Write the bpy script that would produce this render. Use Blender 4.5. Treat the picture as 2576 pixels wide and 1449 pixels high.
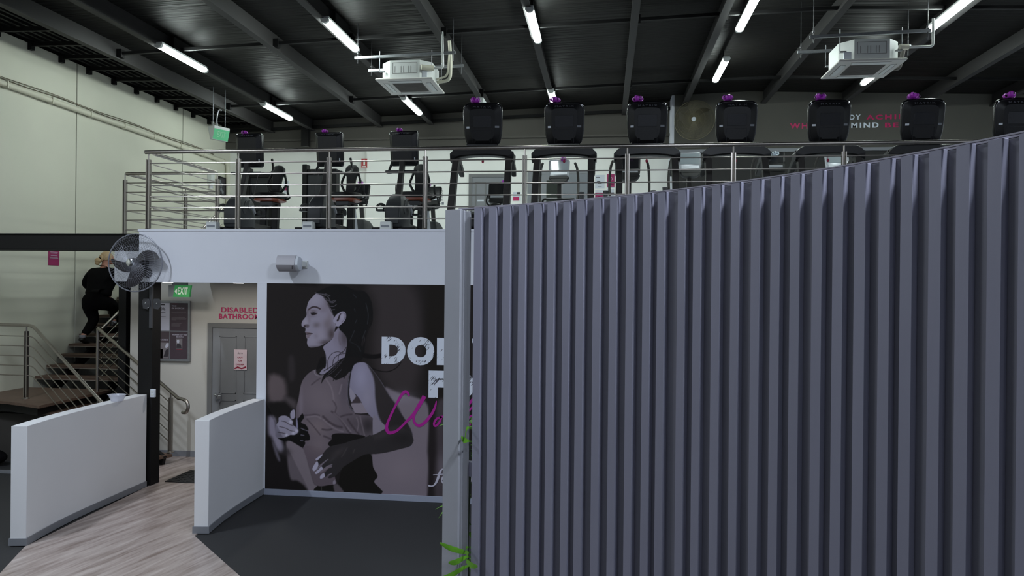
import bpy, bmesh, math, random
import numpy as np
from mathutils import Vector, Matrix
random.seed(4)
PI = math.pi
for o in list(bpy.data.objects):
    bpy.data.objects.remove(o, do_unlink=True)
scene = bpy.context.scene
COL = scene.collection

# ------------------------------------------------------------------ camera, world, light, exposure
HC, FOC, YAW, ROLL = 2.7, 1900.0, math.radians(7.0), 0.010
cam_d = bpy.data.cameras.new('camera'); cam = bpy.data.objects.new('camera', cam_d); COL.objects.link(cam)
cam_d.sensor_width = 36.0; cam_d.lens = FOC / 2576 * 36.0; cam_d.clip_end = 100
cam.matrix_world = Matrix.Translation((0, 0, HC)) @ Matrix.Rotation(YAW, 4, 'Z') @ Matrix.Rotation(PI/2, 4, 'X') @ Matrix.Rotation(ROLL, 4, 'Z')
scene.camera = cam
scene.view_settings.view_transform = 'Standard'
try: scene.view_settings.look = 'None'
except Exception: pass
scene.view_settings.gamma = 1.0
scene.view_settings.use_curve_mapping = False
scene.view_settings.exposure = 0.0
TUBE_COL = (0.88, 1.0, 0.96)
TUBE_EMIT = 64.0                      # the LED battens one sees
UNSEEN_W = 90.0                       # base power of unseen lamps added behind and beside the camera
w = bpy.data.worlds.new('world'); scene.world = w; w.use_nodes = True
w.node_tree.nodes['Background'].inputs[0].default_value = (0.55, 0.55, 0.7, 1)
w.node_tree.nodes['Background'].inputs[1].default_value = 0.02

def area(name, loc, sx, sy, watt, col=TUBE_COL, rot=(0, 0, 0)):
    d = bpy.data.lights.new(name, 'AREA'); d.shape = 'RECTANGLE'; d.size = sx; d.size_y = sy
    d.energy = watt; d.color = col
    o = bpy.data.objects.new(name, d); COL.objects.link(o); o.location = loc; o.rotation_euler = rot
    return o
# unseen hall lamps, each placed and weighted for the light on screen and fascia
HALL_COL = (0.80, 0.89, 1.0)
for bx, by, k in ((-7.0, 4.8, 2.8), (-4.1, 4.4, 0.2), (-1.1, 3.6, 0.6), (2.0, 2.2, 4.6), (4.9, 3.4, 0.8), (8.0, 3.4, 0.8),
                  (-7.2, 0.6, 0.3), (-4.1, 0.0, 0.25), (-1.1, -0.8, 0.25), (2.0, -2.2, 0.3), (-4.1, -4.2, 0.3), (2.0, -4.8, 0.3)):
    area('unseen_batten_light', (bx, by, 6.5), 0.1, 1.4, UNSEEN_W*k, HALL_COL)
area('unseen_batten_light', (8.0, 12.5, 6.5), 0.1, 1.4, UNSEEN_W)

# ------------------------------------------------------------------ photograph pixel -> point on a known plane
_c, _s = math.cos(YAW), math.sin(YAW)
def ray(px, py):
    x, y = px - 1288.0, py - 724.5
    u, v = (x + y*ROLL)/FOC, -(y - x*ROLL)/FOC
    return Vector((u*_c - _s, u*_s + _c, v))
def atY(px, py, Y):
    d = ray(px, py); k = Y/d.y; return Vector((d.x*k, Y, HC + d.z*k))
def atX(px, py, X):
    d = ray(px, py); k = X/d.x; return Vector((X, d.y*k, HC + d.z*k))
def atZ(px, py, Z):
    d = ray(px, py); k = (Z - HC)/d.z; return Vector((d.x*k, d.y*k, Z))

# ------------------------------------------------------------------ materials
def lin(c):
    c = c/255.0
    return c/12.92 if c <= 0.04045 else ((c + 0.055)/1.055)**2.4
def rgb(r, g, b): return (lin(r), lin(g), lin(b), 1.0)
MATS = {}
def mat(name, col, rough=0.55, metal=0.0, var=0.0, vscale=6.0, bump=0.0, bscale=60.0, spec=0.5, emit=None, estr=0.0, stretch=None, alpha=None, trans=0.0):
    m = bpy.data.materials.new(name); m.use_nodes = True; nt = m.node_tree
    b = nt.nodes['Principled BSDF']
    b.inputs['Base Color'].default_value = rgb(*col)
    b.inputs['Roughness'].default_value = rough
    b.inputs['Metallic'].default_value = metal
    b.inputs['Specular IOR Level'].default_value = spec
    if trans: b.inputs['Transmission Weight'].default_value = trans
    if alpha is not None: b.inputs['Alpha'].default_value = alpha
    if emit:
        b.inputs['Emission Color'].default_value = (*emit, 1); b.inputs['Emission Strength'].default_value = estr
    if var or bump:
        tc = nt.nodes.new('ShaderNodeTexCoord'); mp = nt.nodes.new('ShaderNodeMapping')
        nt.links.new(tc.outputs['Object'], mp.inputs['Vector'])
        if stretch: mp.inputs['Scale'].default_value = stretch
    if var:
        n = nt.nodes.new('ShaderNodeTexNoise'); n.inputs['Scale'].default_value = vscale; n.inputs['Detail'].default_value = 5
        nt.links.new(mp.outputs[0], n.inputs['Vector'])
        r = nt.nodes.new('ShaderNodeValToRGB')
        c = rgb(*col)
        r.color_ramp.elements[0].position = 0.3; r.color_ramp.elements[1].position = 0.7
        r.color_ramp.elements[0].color = (*[x*(1 - var) for x in c[:3]], 1)
        r.color_ramp.elements[1].color = (*[min(1, x*(1 + var)) for x in c[:3]], 1)
        nt.links.new(n.outputs['Fac'], r.inputs['Fac']); nt.links.new(r.outputs[0], b.inputs['Base Color'])
    if bump:
        n2 = nt.nodes.new('ShaderNodeTexNoise'); n2.inputs['Scale'].default_value = bscale; n2.inputs['Detail'].default_value = 3
        nt.links.new(mp.outputs[0], n2.inputs['Vector'])
        bp = nt.nodes.new('ShaderNodeBump'); bp.inputs['Strength'].default_value = bump; bp.inputs['Distance'].default_value = 0.01
        nt.links.new(n2.outputs['Fac'], bp.inputs['Height']); nt.links.new(bp.outputs[0], b.inputs['Normal'])
    MATS[name] = m
    return m

M = {}
M['wall_cream'] = mat('cream wall paint', (206, 205, 189), 0.75, var=0.02, vscale=1.2)
M['wall_back'] = mat('bright white wall paint', (238, 238, 232), 0.65, var=0.015, vscale=1.5)
M['wall_half'] = mat('half wall paint', (216, 216, 219), 0.65, var=0.015, vscale=1.5)
M['wall_poster'] = mat('warm white wall paint', (190, 187, 180), 0.7, var=0.015, vscale=1.5)
M['wall_white'] = mat('white wall paint', (216, 218, 227), 0.65, var=0.015, vscale=1.5)
M['wall_dark'] = mat('charcoal wall paint', (80, 78, 72), 0.8, var=0.05, vscale=1.0)
M['bulkhead'] = mat('dark grey bulkhead paint', (76, 73, 68), 0.8, var=0.04, vscale=1.0)
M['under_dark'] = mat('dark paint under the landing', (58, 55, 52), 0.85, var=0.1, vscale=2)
M['recess_black'] = mat('black recess fill', (28, 27, 26), 0.7, var=0.1)
M['base_grey'] = mat('grey skirting', (120, 122, 128), 0.5)
M['base_blue'] = mat('pale grey skirting', (150, 155, 172), 0.45)
M['steel_black'] = mat('black painted steel', (14, 13, 14), 0.6, var=0.1, bump=0.05, spec=0.3)
M['steel_grey'] = mat('dark grey painted steel', (62, 62, 66), 0.5, var=0.08)
M['purlin'] = mat('dark purlin paint', (40, 38, 38), 0.65, var=0.06, vscale=2)
M['stainless'] = mat('brushed stainless steel', (164, 158, 152), 0.32, 1.0, var=0.06, vscale=30, stretch=(1, 1, 0.1))
M['galv'] = mat('galvanised strut', (140, 142, 146), 0.45, 0.7, var=0.1, vscale=20)
M['ac_white'] = mat('white air conditioner casing', (205, 208, 206), 0.45, var=0.02)
M['ac_panel'] = mat('white air conditioner panel', (196, 194, 190), 0.45)
M['ac_grille'] = mat('air conditioner grille', (92, 88, 84), 0.6)
M['pipe_white'] = mat('white pvc pipe', (200, 202, 200), 0.4)
M['pipe_cream'] = mat('cream painted pipe', (205, 202, 184), 0.45)
M['cable'] = mat('brown cable', (92, 80, 62), 0.6)
M['black_rubber'] = mat('black rubber', (30, 30, 31), 0.75, bump=0.2, bscale=150)
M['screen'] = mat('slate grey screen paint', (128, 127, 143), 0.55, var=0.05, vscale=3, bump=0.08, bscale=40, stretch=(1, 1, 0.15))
M['screen_gap_shade'] = mat('slate screen paint darkened as gap shade', (104, 103, 114), 0.6, var=0.05, vscale=3)  # back slats darkened so the gaps between front slats read as shaded
M['screen_post'] = mat('light grey post paint', (152, 153, 160), 0.55, var=0.04, vscale=3)
M['screen_cap'] = mat('pale grey cap edge', (150, 146, 158), 0.6, var=0.08, vscale=20)
M['plastic_black'] = mat('black gym plastic', (15, 15, 17), 0.42, var=0.05, spec=0.35)
M['plastic_gloss'] = mat('gloss black plastic', (14, 14, 17), 0.22)
M['plastic_grey'] = mat('charcoal gym plastic', (46, 48, 50), 0.45, var=0.05, spec=0.35)
M['machine_grey'] = mat('iron grey powder coat', (58, 56, 54), 0.42, 0.1, var=0.05, spec=0.35)
M['silver'] = mat('silver plastic', (165, 168, 175), 0.35, 0.3)
M['pad'] = mat('black vinyl upholstery', (15, 15, 16), 0.55, bump=0.1, spec=0.3)
M['copper'] = mat('copper brown seat shell', (120, 58, 36), 0.4)
M['bow'] = mat('magenta metallic ribbon', (190, 66, 205), 0.35)
M['bow_white'] = mat('silver white ribbon', (215, 225, 235), 0.3, 0.2)
M['label_white'] = mat('white sticker', (205, 210, 218), 0.5)
M['label_grey'] = mat('grey sticker', (120, 124, 130), 0.5)
M['logo_grey'] = mat('grey moulded lettering', (92, 94, 100), 0.4)
M['red'] = mat('red enamel', (165, 22, 30), 0.45)
M['green_sign'] = mat('green exit sign face', (38, 120, 62), 0.5, emit=(0.03, 0.25, 0.07), estr=0.35)
M['green_pale'] = mat('pale lit green exit face', (88, 178, 128), 0.5, emit=(0.08, 0.32, 0.16), estr=0.35)
M['sign_white'] = mat('white sign lettering', (225, 235, 225), 0.5)
M['sign_white_dim'] = mat('pale green sign lettering', (168, 220, 185), 0.5)
M['pink'] = mat('crimson pink vinyl lettering', (190, 34, 96), 0.55)
M['pink_board'] = mat('pink printed card', (150, 36, 92), 0.55, var=0.08)
M['plum'] = mat('plum printed poster', (66, 52, 61), 0.5, var=0.06)
M['poster_pale'] = mat('pale printed poster', (190, 190, 205), 0.5)
M['poster_dark'] = mat('dark printed poster', (74, 62, 68), 0.5)
M['poster_grey'] = mat('grey printed poster area', (120, 114, 118), 0.5)
M['paper'] = mat('pink white paper', (226, 205, 214), 0.6, var=0.08, vscale=8)
M['ink'] = mat('dark ink', (50, 45, 52), 0.6)
M['ink_pink'] = mat('dark pink ink', (150, 30, 60), 0.6)
M['ink_pale'] = mat('pale printed lettering', (190, 185, 200), 0.6)
M['door_grey'] = mat('grey door paint', (128, 130, 134), 0.5, var=0.03)
M['door_frame'] = mat('grey door frame paint', (112, 112, 112), 0.5)
M['wood_tread'] = mat('brown timber tread', (92, 72, 60), 0.5, var=0.25, vscale=9, stretch=(0.6, 6, 6))
M['nosing'] = mat('pale metal nosing', (150, 142, 132), 0.45, 0.3)
M['white_print'] = mat('white mural lettering', (214, 219, 232), 0.6)
M['slogan_white'] = mat('white slogan vinyl', (222, 230, 240), 0.5)
M['magenta_print'] = mat('magenta mural lettering', (168, 16, 140), 0.6)
M['leaf'] = mat('green artificial leaf', (92, 150, 34), 0.45, var=0.25, vscale=14)
M['leaf_dark'] = mat('dark green artificial leaf', (40, 74, 30), 0.5, var=0.3, vscale=14)
M['stem'] = mat('dark green stem', (34, 46, 26), 0.6)
M['skin'] = mat('skin', (168, 118, 98), 0.5)
M['hair'] = mat('blonde hair', (176, 150, 112), 0.55, var=0.25, vscale=40, stretch=(6, 6, 1))
M['cloth_black'] = mat('black clothing', (9, 8, 9), 0.9, var=0.2, vscale=12, spec=0.1)
M['sock'] = mat('grey sock', (140, 140, 146), 0.8)
M['shoe'] = mat('black shoe', (22, 20, 20), 0.5)
M['wire_olive'] = mat('dusty olive fan wire', (104, 98, 78), 0.7)
M['blade_olive'] = mat('dusty fan blade', (58, 55, 48), 0.6)
M['speaker_white'] = mat('off white speaker cabinet', (172, 170, 178), 0.5)  # cabinet toned down for the shade on its down-facing front
M['mesh_grey'] = mat('grey fan wire', (138, 140, 150), 0.4, 0.4)
M['blade'] = mat('dark fan blade', (52, 50, 54), 0.4)
M['chrome'] = mat('chrome', (210, 212, 216), 0.15, 1.0)
M['clear'] = mat('clear plastic tub', (214, 216, 228), 0.25, alpha=0.45)
M['glass_grey'] = mat('dark glass', (60, 64, 60), 0.08, spec=0.8)
M['display_glare'] = mat('display with glare in its colour', (150, 160, 165), 0.06, spec=0.9)  # pale base colour stands for glare on the display
M['display_dark'] = mat('dark display', (30, 30, 33), 0.12, spec=0.6)
M['tube'] = mat('glowing diffuser', (230, 240, 245), 0.4, emit=TUBE_COL, estr=TUBE_EMIT)
M['downlight'] = mat('glowing downlight', (230, 235, 240), 0.4, emit=(0.95, 0.97, 1.0), estr=9.0)
M['mirror'] = mat('mirror', (200, 205, 205), 0.05, 1.0)

def floor_wood():
    m = bpy.data.materials.new('ash vinyl plank floor'); m.use_nodes = True; nt = m.node_tree; b = nt.nodes['Principled BSDF']
    tc = nt.nodes.new('ShaderNodeTexCoord'); rt = nt.nodes.new('ShaderNodeMapping'); mp = nt.nodes.new('ShaderNodeMapping')
    rt.inputs['Rotation'].default_value = (0, 0, math.radians(-78.5)); mp.inputs['Scale'].default_value = (0.9, 7.5, 1)
    nt.links.new(tc.outputs['Object'], rt.inputs['Vector']); nt.links.new(rt.outputs[0], mp.inputs['Vector'])
    n = nt.nodes.new('ShaderNodeTexNoise'); n.inputs['Scale'].default_value = 1.6; n.inputs['Detail'].default_value = 7; n.inputs['Roughness'].default_value = 0.62
    nt.links.new(mp.outputs[0], n.inputs['Vector'])
    r = nt.nodes.new('ShaderNodeValToRGB'); e = r.color_ramp.elements
    e[0].position = 0.32; e[0].color = rgb(128, 112, 104); e[1].position = 0.68; e[1].color = rgb(190, 178, 172)
    k = e.new(0.5); k.color = rgb(166, 152, 146)
    nt.links.new(n.outputs['Fac'], r.inputs['Fac']); nt.links.new(r.outputs[0], b.inputs['Base Color'])
    b.inputs['Roughness'].default_value = 0.3
    M['floor_wood'] = m
floor_wood()
def floor_rubber():
    m = bpy.data.materials.new('charcoal rubber floor'); m.use_nodes = True; nt = m.node_tree; b = nt.nodes['Principled BSDF']
    tc = nt.nodes.new('ShaderNodeTexCoord')
    n = nt.nodes.new('ShaderNodeTexNoise'); n.inputs['Scale'].default_value = 240; n.inputs['Detail'].default_value = 2
    nt.links.new(tc.outputs['Object'], n.inputs['Vector'])
    r = nt.nodes.new('ShaderNodeValToRGB'); e = r.color_ramp.elements
    e[0].position = 0.45; e[0].color = rgb(46, 46, 47); e[1].position = 0.75; e[1].color = rgb(68, 68, 70)
    nt.links.new(n.outputs['Fac'], r.inputs['Fac']); nt.links.new(r.outputs[0], b.inputs['Base Color'])
    b.inputs['Roughness'].default_value = 0.75; b.inputs['Specular IOR Level'].default_value = 0.25
    M['floor_rubber'] = m
floor_rubber()
def roof_blanket():
    # foil-faced insulation blanket painted black, wrinkled across the run, behind a safety mesh
    m = bpy.data.materials.new('black roof blanket'); m.use_nodes = True; nt = m.node_tree; b = nt.nodes['Principled BSDF']
    tc = nt.nodes.new('ShaderNodeTexCoord'); mp = nt.nodes.new('ShaderNodeMapping'); mp.inputs['Scale'].default_value = (0.35, 9, 1)
    nt.links.new(tc.outputs['Object'], mp.inputs['Vector'])
    n = nt.nodes.new('ShaderNodeTexNoise'); n.inputs['Scale'].default_value = 1.3; n.inputs['Detail'].default_value = 4
    nt.links.new(mp.outputs[0], n.inputs['Vector'])
    bp = nt.nodes.new('ShaderNodeBump'); bp.inputs['Strength'].default_value = 0.55; bp.inputs['Distance'].default_value = 0.05
    nt.links.new(n.outputs['Fac'], bp.inputs['Height']); nt.links.new(bp.outputs[0], b.inputs['Normal'])
    br = nt.nodes.new('ShaderNodeTexBrick'); br.inputs['Scale'].default_value = 1.0
    br.offset = 0.0; br.inputs['Mortar Size'].default_value = 0.006
    br.inputs['Brick Width'].default_value = 0.3; br.inputs['Row Height'].default_value = 0.15
    br.inputs['Color1'].default_value = rgb(26, 25, 23); br.inputs['Color2'].default_value = rgb(23, 22, 21); br.inputs['Mortar'].default_value = rgb(18, 18, 18)
    nt.links.new(tc.outputs['Object'], br.inputs['Vector']); nt.links.new(br.outputs['Color'], b.inputs['Base Color'])
    b.inputs['Roughness'].default_value = 0.55; b.inputs['Specular IOR Level'].default_value = 0.12
    M['roof'] = m
roof_blanket()
def distressed(name, col):
    m = M[name]; nt = m.node_tree; b = nt.nodes['Principled BSDF']
    tc = nt.nodes.new('ShaderNodeTexCoord'); rt = nt.nodes.new('ShaderNodeMapping'); mp = nt.nodes.new('ShaderNodeMapping')
    rt.inputs['Rotation'].default_value = (0, math.radians(50), 0); mp.inputs['Scale'].default_value = (9, 0.01, 85)
    nt.links.new(tc.outputs['Object'], rt.inputs['Vector']); nt.links.new(rt.outputs[0], mp.inputs['Vector'])
    n = nt.nodes.new('ShaderNodeTexNoise'); n.inputs['Scale'].default_value = 1.0; n.inputs['Detail'].default_value = 2
    nt.links.new(mp.outputs[0], n.inputs['Vector'])
    n2 = nt.nodes.new('ShaderNodeTexNoise'); n2.inputs['Scale'].default_value = 7.0; nt.links.new(tc.outputs['Object'], n2.inputs['Vector'])
    mx = nt.nodes.new('ShaderNodeMath'); mx.operation = 'MULTIPLY'; nt.links.new(n.outputs['Fac'], mx.inputs[0]); nt.links.new(n2.outputs['Fac'], mx.inputs[1])
    r = nt.nodes.new('ShaderNodeValToRGB'); e = r.color_ramp.elements
    e[0].position = 0.315; e[0].color = rgb(*col); e[1].position = 0.335; e[1].color = rgb(84, 82, 92)
    nt.links.new(mx.outputs[0], r.inputs['Fac']); nt.links.new(r.outputs[0], b.inputs['Base Color'])
distressed('white_print', (214, 219, 232))
def vcol_mat(name):
    m = bpy.data.materials.new(name); m.use_nodes = True; nt = m.node_tree; b = nt.nodes['Principled BSDF']
    a = nt.nodes.new('ShaderNodeVertexColor'); a.layer_name = 'print'
    nt.links.new(a.outputs['Color'], b.inputs['Base Color']); b.inputs['Roughness'].default_value = 0.6
    b.inputs['Specular IOR Level'].default_value = 0.08
    return m
M['mural'] = vcol_mat('printed photo mural')

# ------------------------------------------------------------------ mesh helpers
class MB:
    def __init__(s): s.v = []; s.f = []
    def add(s, vs, fs):
        n = len(s.v); s.v.extend([tuple(v) for v in vs]); s.f.extend([tuple(i + n for i in f) for f in fs]); return s
    def box(s, x0, x1, y0, y1, z0, z1):
        return s.add([(x0,y0,z0),(x1,y0,z0),(x1,y1,z0),(x0,y1,z0),(x0,y0,z1),(x1,y0,z1),(x1,y1,z1),(x0,y1,z1)],
                     [(0,3,2,1),(4,5,6,7),(0,1,5,4),(1,2,6,5),(2,3,7,6),(3,0,4,7)])
    def obox(s, c, size, R=None):
        a, b, d = [q/2 for q in size]
        vs = [Vector(p) for p in ((-a,-b,-d),(a,-b,-d),(a,b,-d),(-a,b,-d),(-a,-b,d),(a,-b,d),(a,b,d),(-a,b,d))]
        R = R or Matrix.Identity(3); c = Vector(c)
        return s.add([R @ v + c for v in vs], [(0,3,2,1),(4,5,6,7),(0,1,5,4),(1,2,6,5),(2,3,7,6),(3,0,4,7)])
    def bar(s, p, q, w, h, up=(0, 0, 1)):
        p, q = Vector(p), Vector(q); d = (q - p).normalized(); up = Vector(up)
        x = d.cross(up)
        x = x.normalized() if x.length > 1e-5 else Vector((1, 0, 0)); z = x.cross(d)
        vs = [e + x*(a*w/2) + z*(b*h/2) for e in (p, q) for a, b in ((-1,-1),(1,-1),(1,1),(-1,1))]
        return s.add(vs, [(3,2,1,0),(4,5,6,7),(0,1,5,4),(1,2,6,5),(2,3,7,6),(3,0,4,7)])
    def tube(s, pts, r, n=8, cap=True, closed=False, sq=(1, 1)):
        P = [Vector(p) for p in pts]; m = len(P); rs = r if isinstance(r, (list, tuple)) else [r]*m
        T = []
        for i in range(m):
            a = P[(i-1) % m] if (closed or i > 0) else P[i]; b = P[(i+1) % m] if (closed or i < m-1) else P[i]
            T.append((b - a).normalized())
        u = T[0].orthogonal().normalized()
        if abs(T[0].z) < 0.9: u = (Vector((0,0,1)) - T[0]*T[0].z).normalized()
        vs = []
        for i in range(m):
            u = (u - T[i]*u.dot(T[i])).normalized(); v = T[i].cross(u)
            for k in range(n):
                a = 2*PI*k/n; vs.append(P[i] + (u*math.cos(a)*sq[0] + v*math.sin(a)*sq[1])*rs[i])
        fs = []
        for i in range(m if closed else m-1):
            j = (i+1) % m
            for k in range(n):
                l = (k+1) % n; fs.append((i*n+k, i*n+l, j*n+l, j*n+k))
        if cap and not closed:
            fs.append(tuple(range(n-1, -1, -1))); fs.append(tuple((m-1)*n + k for k in range(n)))
        return s.add(vs, fs)
    def lathe(s, prof, n=20, Mx=None):
        Mx = Mx or Matrix.Identity(4); vs = []; fs = []; m = len(prof)
        for r, z in prof:
            for k in range(n):
                a = 2*PI*k/n; vs.append(Mx @ Vector((r*math.cos(a), r*math.sin(a), z)))
        for i in range(m-1):
            for k in range(n):
                l = (k+1) % n; fs.append((i*n+k, i*n+l, (i+1)*n+l, (i+1)*n+k))
        fs.append(tuple(range(n-1, -1, -1))); fs.append(tuple((m-1)*n + k for k in range(n)))
        return s.add(vs, fs)
    def loft(s, rings, cap=True):
        n = len(rings[0]); vs = [p for r in rings for p in r]; fs = []
        for i in range(len(rings)-1):
            for k in range(n):
                l = (k+1) % n; fs.append((i*n+k, i*n+l, (i+1)*n+l, (i+1)*n+k))
        if cap:
            fs.append(tuple(range(n-1, -1, -1))); fs.append(tuple((len(rings)-1)*n + k for k in range(n)))
        return s.add(vs, fs)
    def prism(s, poly, z0, z1, Mx=None):
        Mx = Mx or Matrix.Identity(4)
        return s.loft([[Mx @ Vector((p[0], p[1], z)) for p in poly] for z in (z0, z1)])
    def ell(s, c, rx, ry, rz, n=14, m=9, R=None):
        R = R or Matrix.Identity(3); c = Vector(c); prof = []
        rings = []
        for i in range(1, m):
            t = PI*i/m; rings.append([c + R @ Vector((rx*math.sin(t)*math.cos(2*PI*k/n), ry*math.sin(t)*math.sin(2*PI*k/n), -rz*math.cos(t))) for k in range(n)])
        return s.loft(rings)
    def build(s, name, m, parent=None, bevel=0.0, loc=None, smooth=38, seg=2):
        me = bpy.data.meshes.new(name); me.from_pydata([tuple(v) for v in s.v], [], s.f)
        bm = bmesh.new(); bm.from_mesh(me); bmesh.ops.recalc_face_normals(bm, faces=bm.faces); bm.to_mesh(me); bm.free()
        me.materials.append(M[m] if isinstance(m, str) else m)
        if smooth:
            me.polygons.foreach_set('use_smooth', [True]*len(me.polygons)); me.set_sharp_from_angle(angle=math.radians(smooth))
        o = bpy.data.objects.new(name, me); COL.objects.link(o)
        if parent: o.parent = parent
        if loc is not None: o.location = loc
        if bevel:
            b = o.modifiers.new('edge', 'BEVEL'); b.width = bevel; b.segments = seg; b.limit_method = 'ANGLE'; b.angle_limit = math.radians(40)
        return o
def thing(name, label, cat, loc=(0, 0, 0), rotz=0.0, group=None):
    o = bpy.data.objects.new(name, None); COL.objects.link(o); o.empty_display_size = 0.1
    o.location = loc; o.rotation_euler = (0, 0, rotz); o['label'] = label; o['category'] = cat
    if group: o['group'] = group
    return o
def tag(o, label, cat, group=None):
    o['label'] = label; o['category'] = cat
    if group: o['group'] = group
    return o
def struct(o): o['kind'] = 'structure'; return o
def holder(name):
    o = bpy.data.objects.new(name, None); COL.objects.link(o); o['kind'] = 'structure'; return o
def dup(root, loc, rotz=None, label=None, group=None, scale=None):
    r = root.copy(); COL.objects.link(r); r.location = loc
    if rotz is not None: r.rotation_euler = (0, 0, rotz)
    if scale: r.scale = scale
    if label: r['label'] = label
    if group: r['group'] = group
    for ch in list(root.children):
        c = ch.copy(); COL.objects.link(c); c.parent = r
        for g in ch.children:
            d = g.copy(); COL.objects.link(d); d.parent = c
    return r
def smooth_path(pts, n=6, closed=False):
    P = [Vector(p) for p in pts]; m = len(P); out = []
    for i in range(m if closed else m-1):
        if closed: a, b, c, d = P[(i-1) % m], P[i], P[(i+1) % m], P[(i+2) % m]
        else: a, b, c, d = P[max(i-1, 0)], P[i], P[i+1], P[min(i+2, m-1)]
        for k in range(n):
            t = k/n; out.append(0.5*((2*b) + (c-a)*t + (2*a - 5*b + 4*c - d)*t*t + (3*b - a - 3*c + d)*t**3))
    if not closed: out.append(P[-1])
    return out
def fillet(pts, r, n=5):
    """polyline with rounded corners (railings, pipes)"""
    P = [Vector(p) for p in pts]; out = [P[0]]
    for i in range(1, len(P)-1):
        a, b, c = P[i-1], P[i], P[i+1]; u = (a-b).normalized(); v = (c-b).normalized()
        q = min(r, (a-b).length*0.45, (c-b).length*0.45); p0, p1 = b + u*q, b + v*q
        for k in range(n+1):
            t = k/n; out.append(p0*(1-t)**2 + b*2*t*(1-t) + p1*t*t)
    out.append(P[-1]); return out
def text(name, body, box, origin, ux, uz, m, parent=None, bold=0.0, depth=0.002, space=1.0, shear=0.0):
    """lettering as a mesh, fitted into box = (x0, x1, z0, z1) of the plane origin + x*ux + z*uz"""
    cu = bpy.data.curves.new(name, 'FONT'); cu.body = body; cu.size = 1.0; cu.extrude = 0.0; cu.offset = bold
    cu.resolution_u = 6; cu.space_character = space; cu.shear = shear; cu.align_x = 'CENTER'
    tmp = bpy.data.objects.new(name, cu); COL.objects.link(tmp)
    dg = bpy.context.evaluated_depsgraph_get(); dg.update()
    me = bpy.data.meshes.new_from_object(tmp.evaluated_get(dg)); bpy.data.objects.remove(tmp); bpy.data.curves.remove(cu)
    co = np.array([v.co[:] for v in me.vertices])
    lo, hi = co.min(0), co.max(0); x0, x1, z0, z1 = box
    ux, uz, origin = Vector(ux), Vector(uz), Vector(origin); nrm = ux.cross(uz)
    for v in me.vertices:
        a = x0 + (v.co.x - lo[0])/(hi[0]-lo[0])*(x1-x0); b = z0 + (v.co.y - lo[1])/(hi[1]-lo[1])*(z1-z0)
        v.co = origin + ux*a + uz*b
    bm = bmesh.new(); bm.from_mesh(me)
    g = bmesh.ops.extrude_face_region(bm, geom=bm.faces[:])
    bmesh.ops.translate(bm, verts=[e for e in g['geom'] if isinstance(e, bmesh.types.BMVert)], vec=nrm*depth)
    bmesh.ops.recalc_face_normals(bm, faces=bm.faces); bm.to_mesh(me); bm.free()
    me.materials.clear(); me.materials.append(M[m] if isinstance(m, str) else m)
    me.name = name
    for a_ in ('sharp_face', 'sharp_edge', 'custom_normal'):
        if a_ in me.attributes: me.attributes.remove(me.attributes[a_])
    me.polygons.foreach_set('use_smooth', [False]*len(me.polygons)); me.update()
    o = bpy.data.objects.new(name, me); COL.objects.link(o)
    if parent: o.parent = parent
    return o
def ribbon(pts, widths, origin, ux, uz, depth=0.002):
    """flat brush stroke of varying width on a plane"""
    P = [Vector((p[0], p[1])) for p in pts]; n = len(P); L = []; R = []
    for i in range(n):
        t = (P[min(i+1, n-1)] - P[max(i-1, 0)]).normalized(); q = Vector((-t.y, t.x)); w_ = widths[i] if isinstance(widths, (list, tuple)) else widths
        L.append(P[i] + q*w_/2); R.append(P[i] - q*w_/2)
    ux, uz, origin = Vector(ux), Vector(uz), Vector(origin); nr = ux.cross(uz)
    mb = MB(); f = lambda p, d: origin + ux*p.x + uz*p.y + nr*d
    rings = [[f(L[i], 0), f(R[i], 0), f(R[i], depth), f(L[i], depth)] for i in range(n)]
    return mb.loft(rings)
UX, UZ = (1, 0, 0), (0, 0, 1)

# ================================================================== THE SETTING
XL, YB, ZM = -9.65, 18.5, 3.44          # left wall, back wall, mezzanine floor level
YF = 9.3                                # face of the mezzanine and of the mural wall
def roofz(x): return 6.8 + 0.033*(min(x, 3.2) + 9.65) - 0.033*max(0.0, x - 3.2)

# floors
f = struct(MB().box(-9.9, 10, -6, 19, -0.16, -0.02).build('floor', 'floor_rubber'))
MB().box(-9.7, 9.8, -5.8, 18.6, -0.02, 0.0).build('rubber_mat', 'floor_rubber', f)
lb = [atZ(62, 1378, 0), atZ(0, 1445, 0)]; rb = [atZ(489, 1350, 0), atZ(600, 1449, 0)]
def ext(p, q, t): return p + (q - p)*t
poly = [ext(*lb, 1), ext(*lb, 3.5), ext(*rb, 4.5), rb[0], Vector((-4.45, 9.3, 0)), Vector((-4.4, 11.1, 0)), Vector((-8.0, 11.1, 0)), Vector((-8.0, 9.6, 0)), Vector((-6.02, 9.45, 0)), lb[0]]
fw = struct(MB().prism([(p.x, p.y) for p in poly], 0.0, 0.012).build('floor.001', 'floor_wood'))

# left wall: precast panels with recessed joints
wl = struct(MB().box(-9.95, XL - 0.03, -6, 19, 0, 6.75).build('wall_left', 'base_grey'))
yj = [-6.0, -1.0, 5.0, atX(193, 300, XL).y, atX(460, 350, XL).y, 18.98]
for a, b in zip(yj[:-1], yj[1:]):
    MB().box(XL - 0.03, XL, a + 0.012, b - 0.012, 0.0, 6.74).build('panel', 'wall_cream', wl, bevel=0.004)

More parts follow.
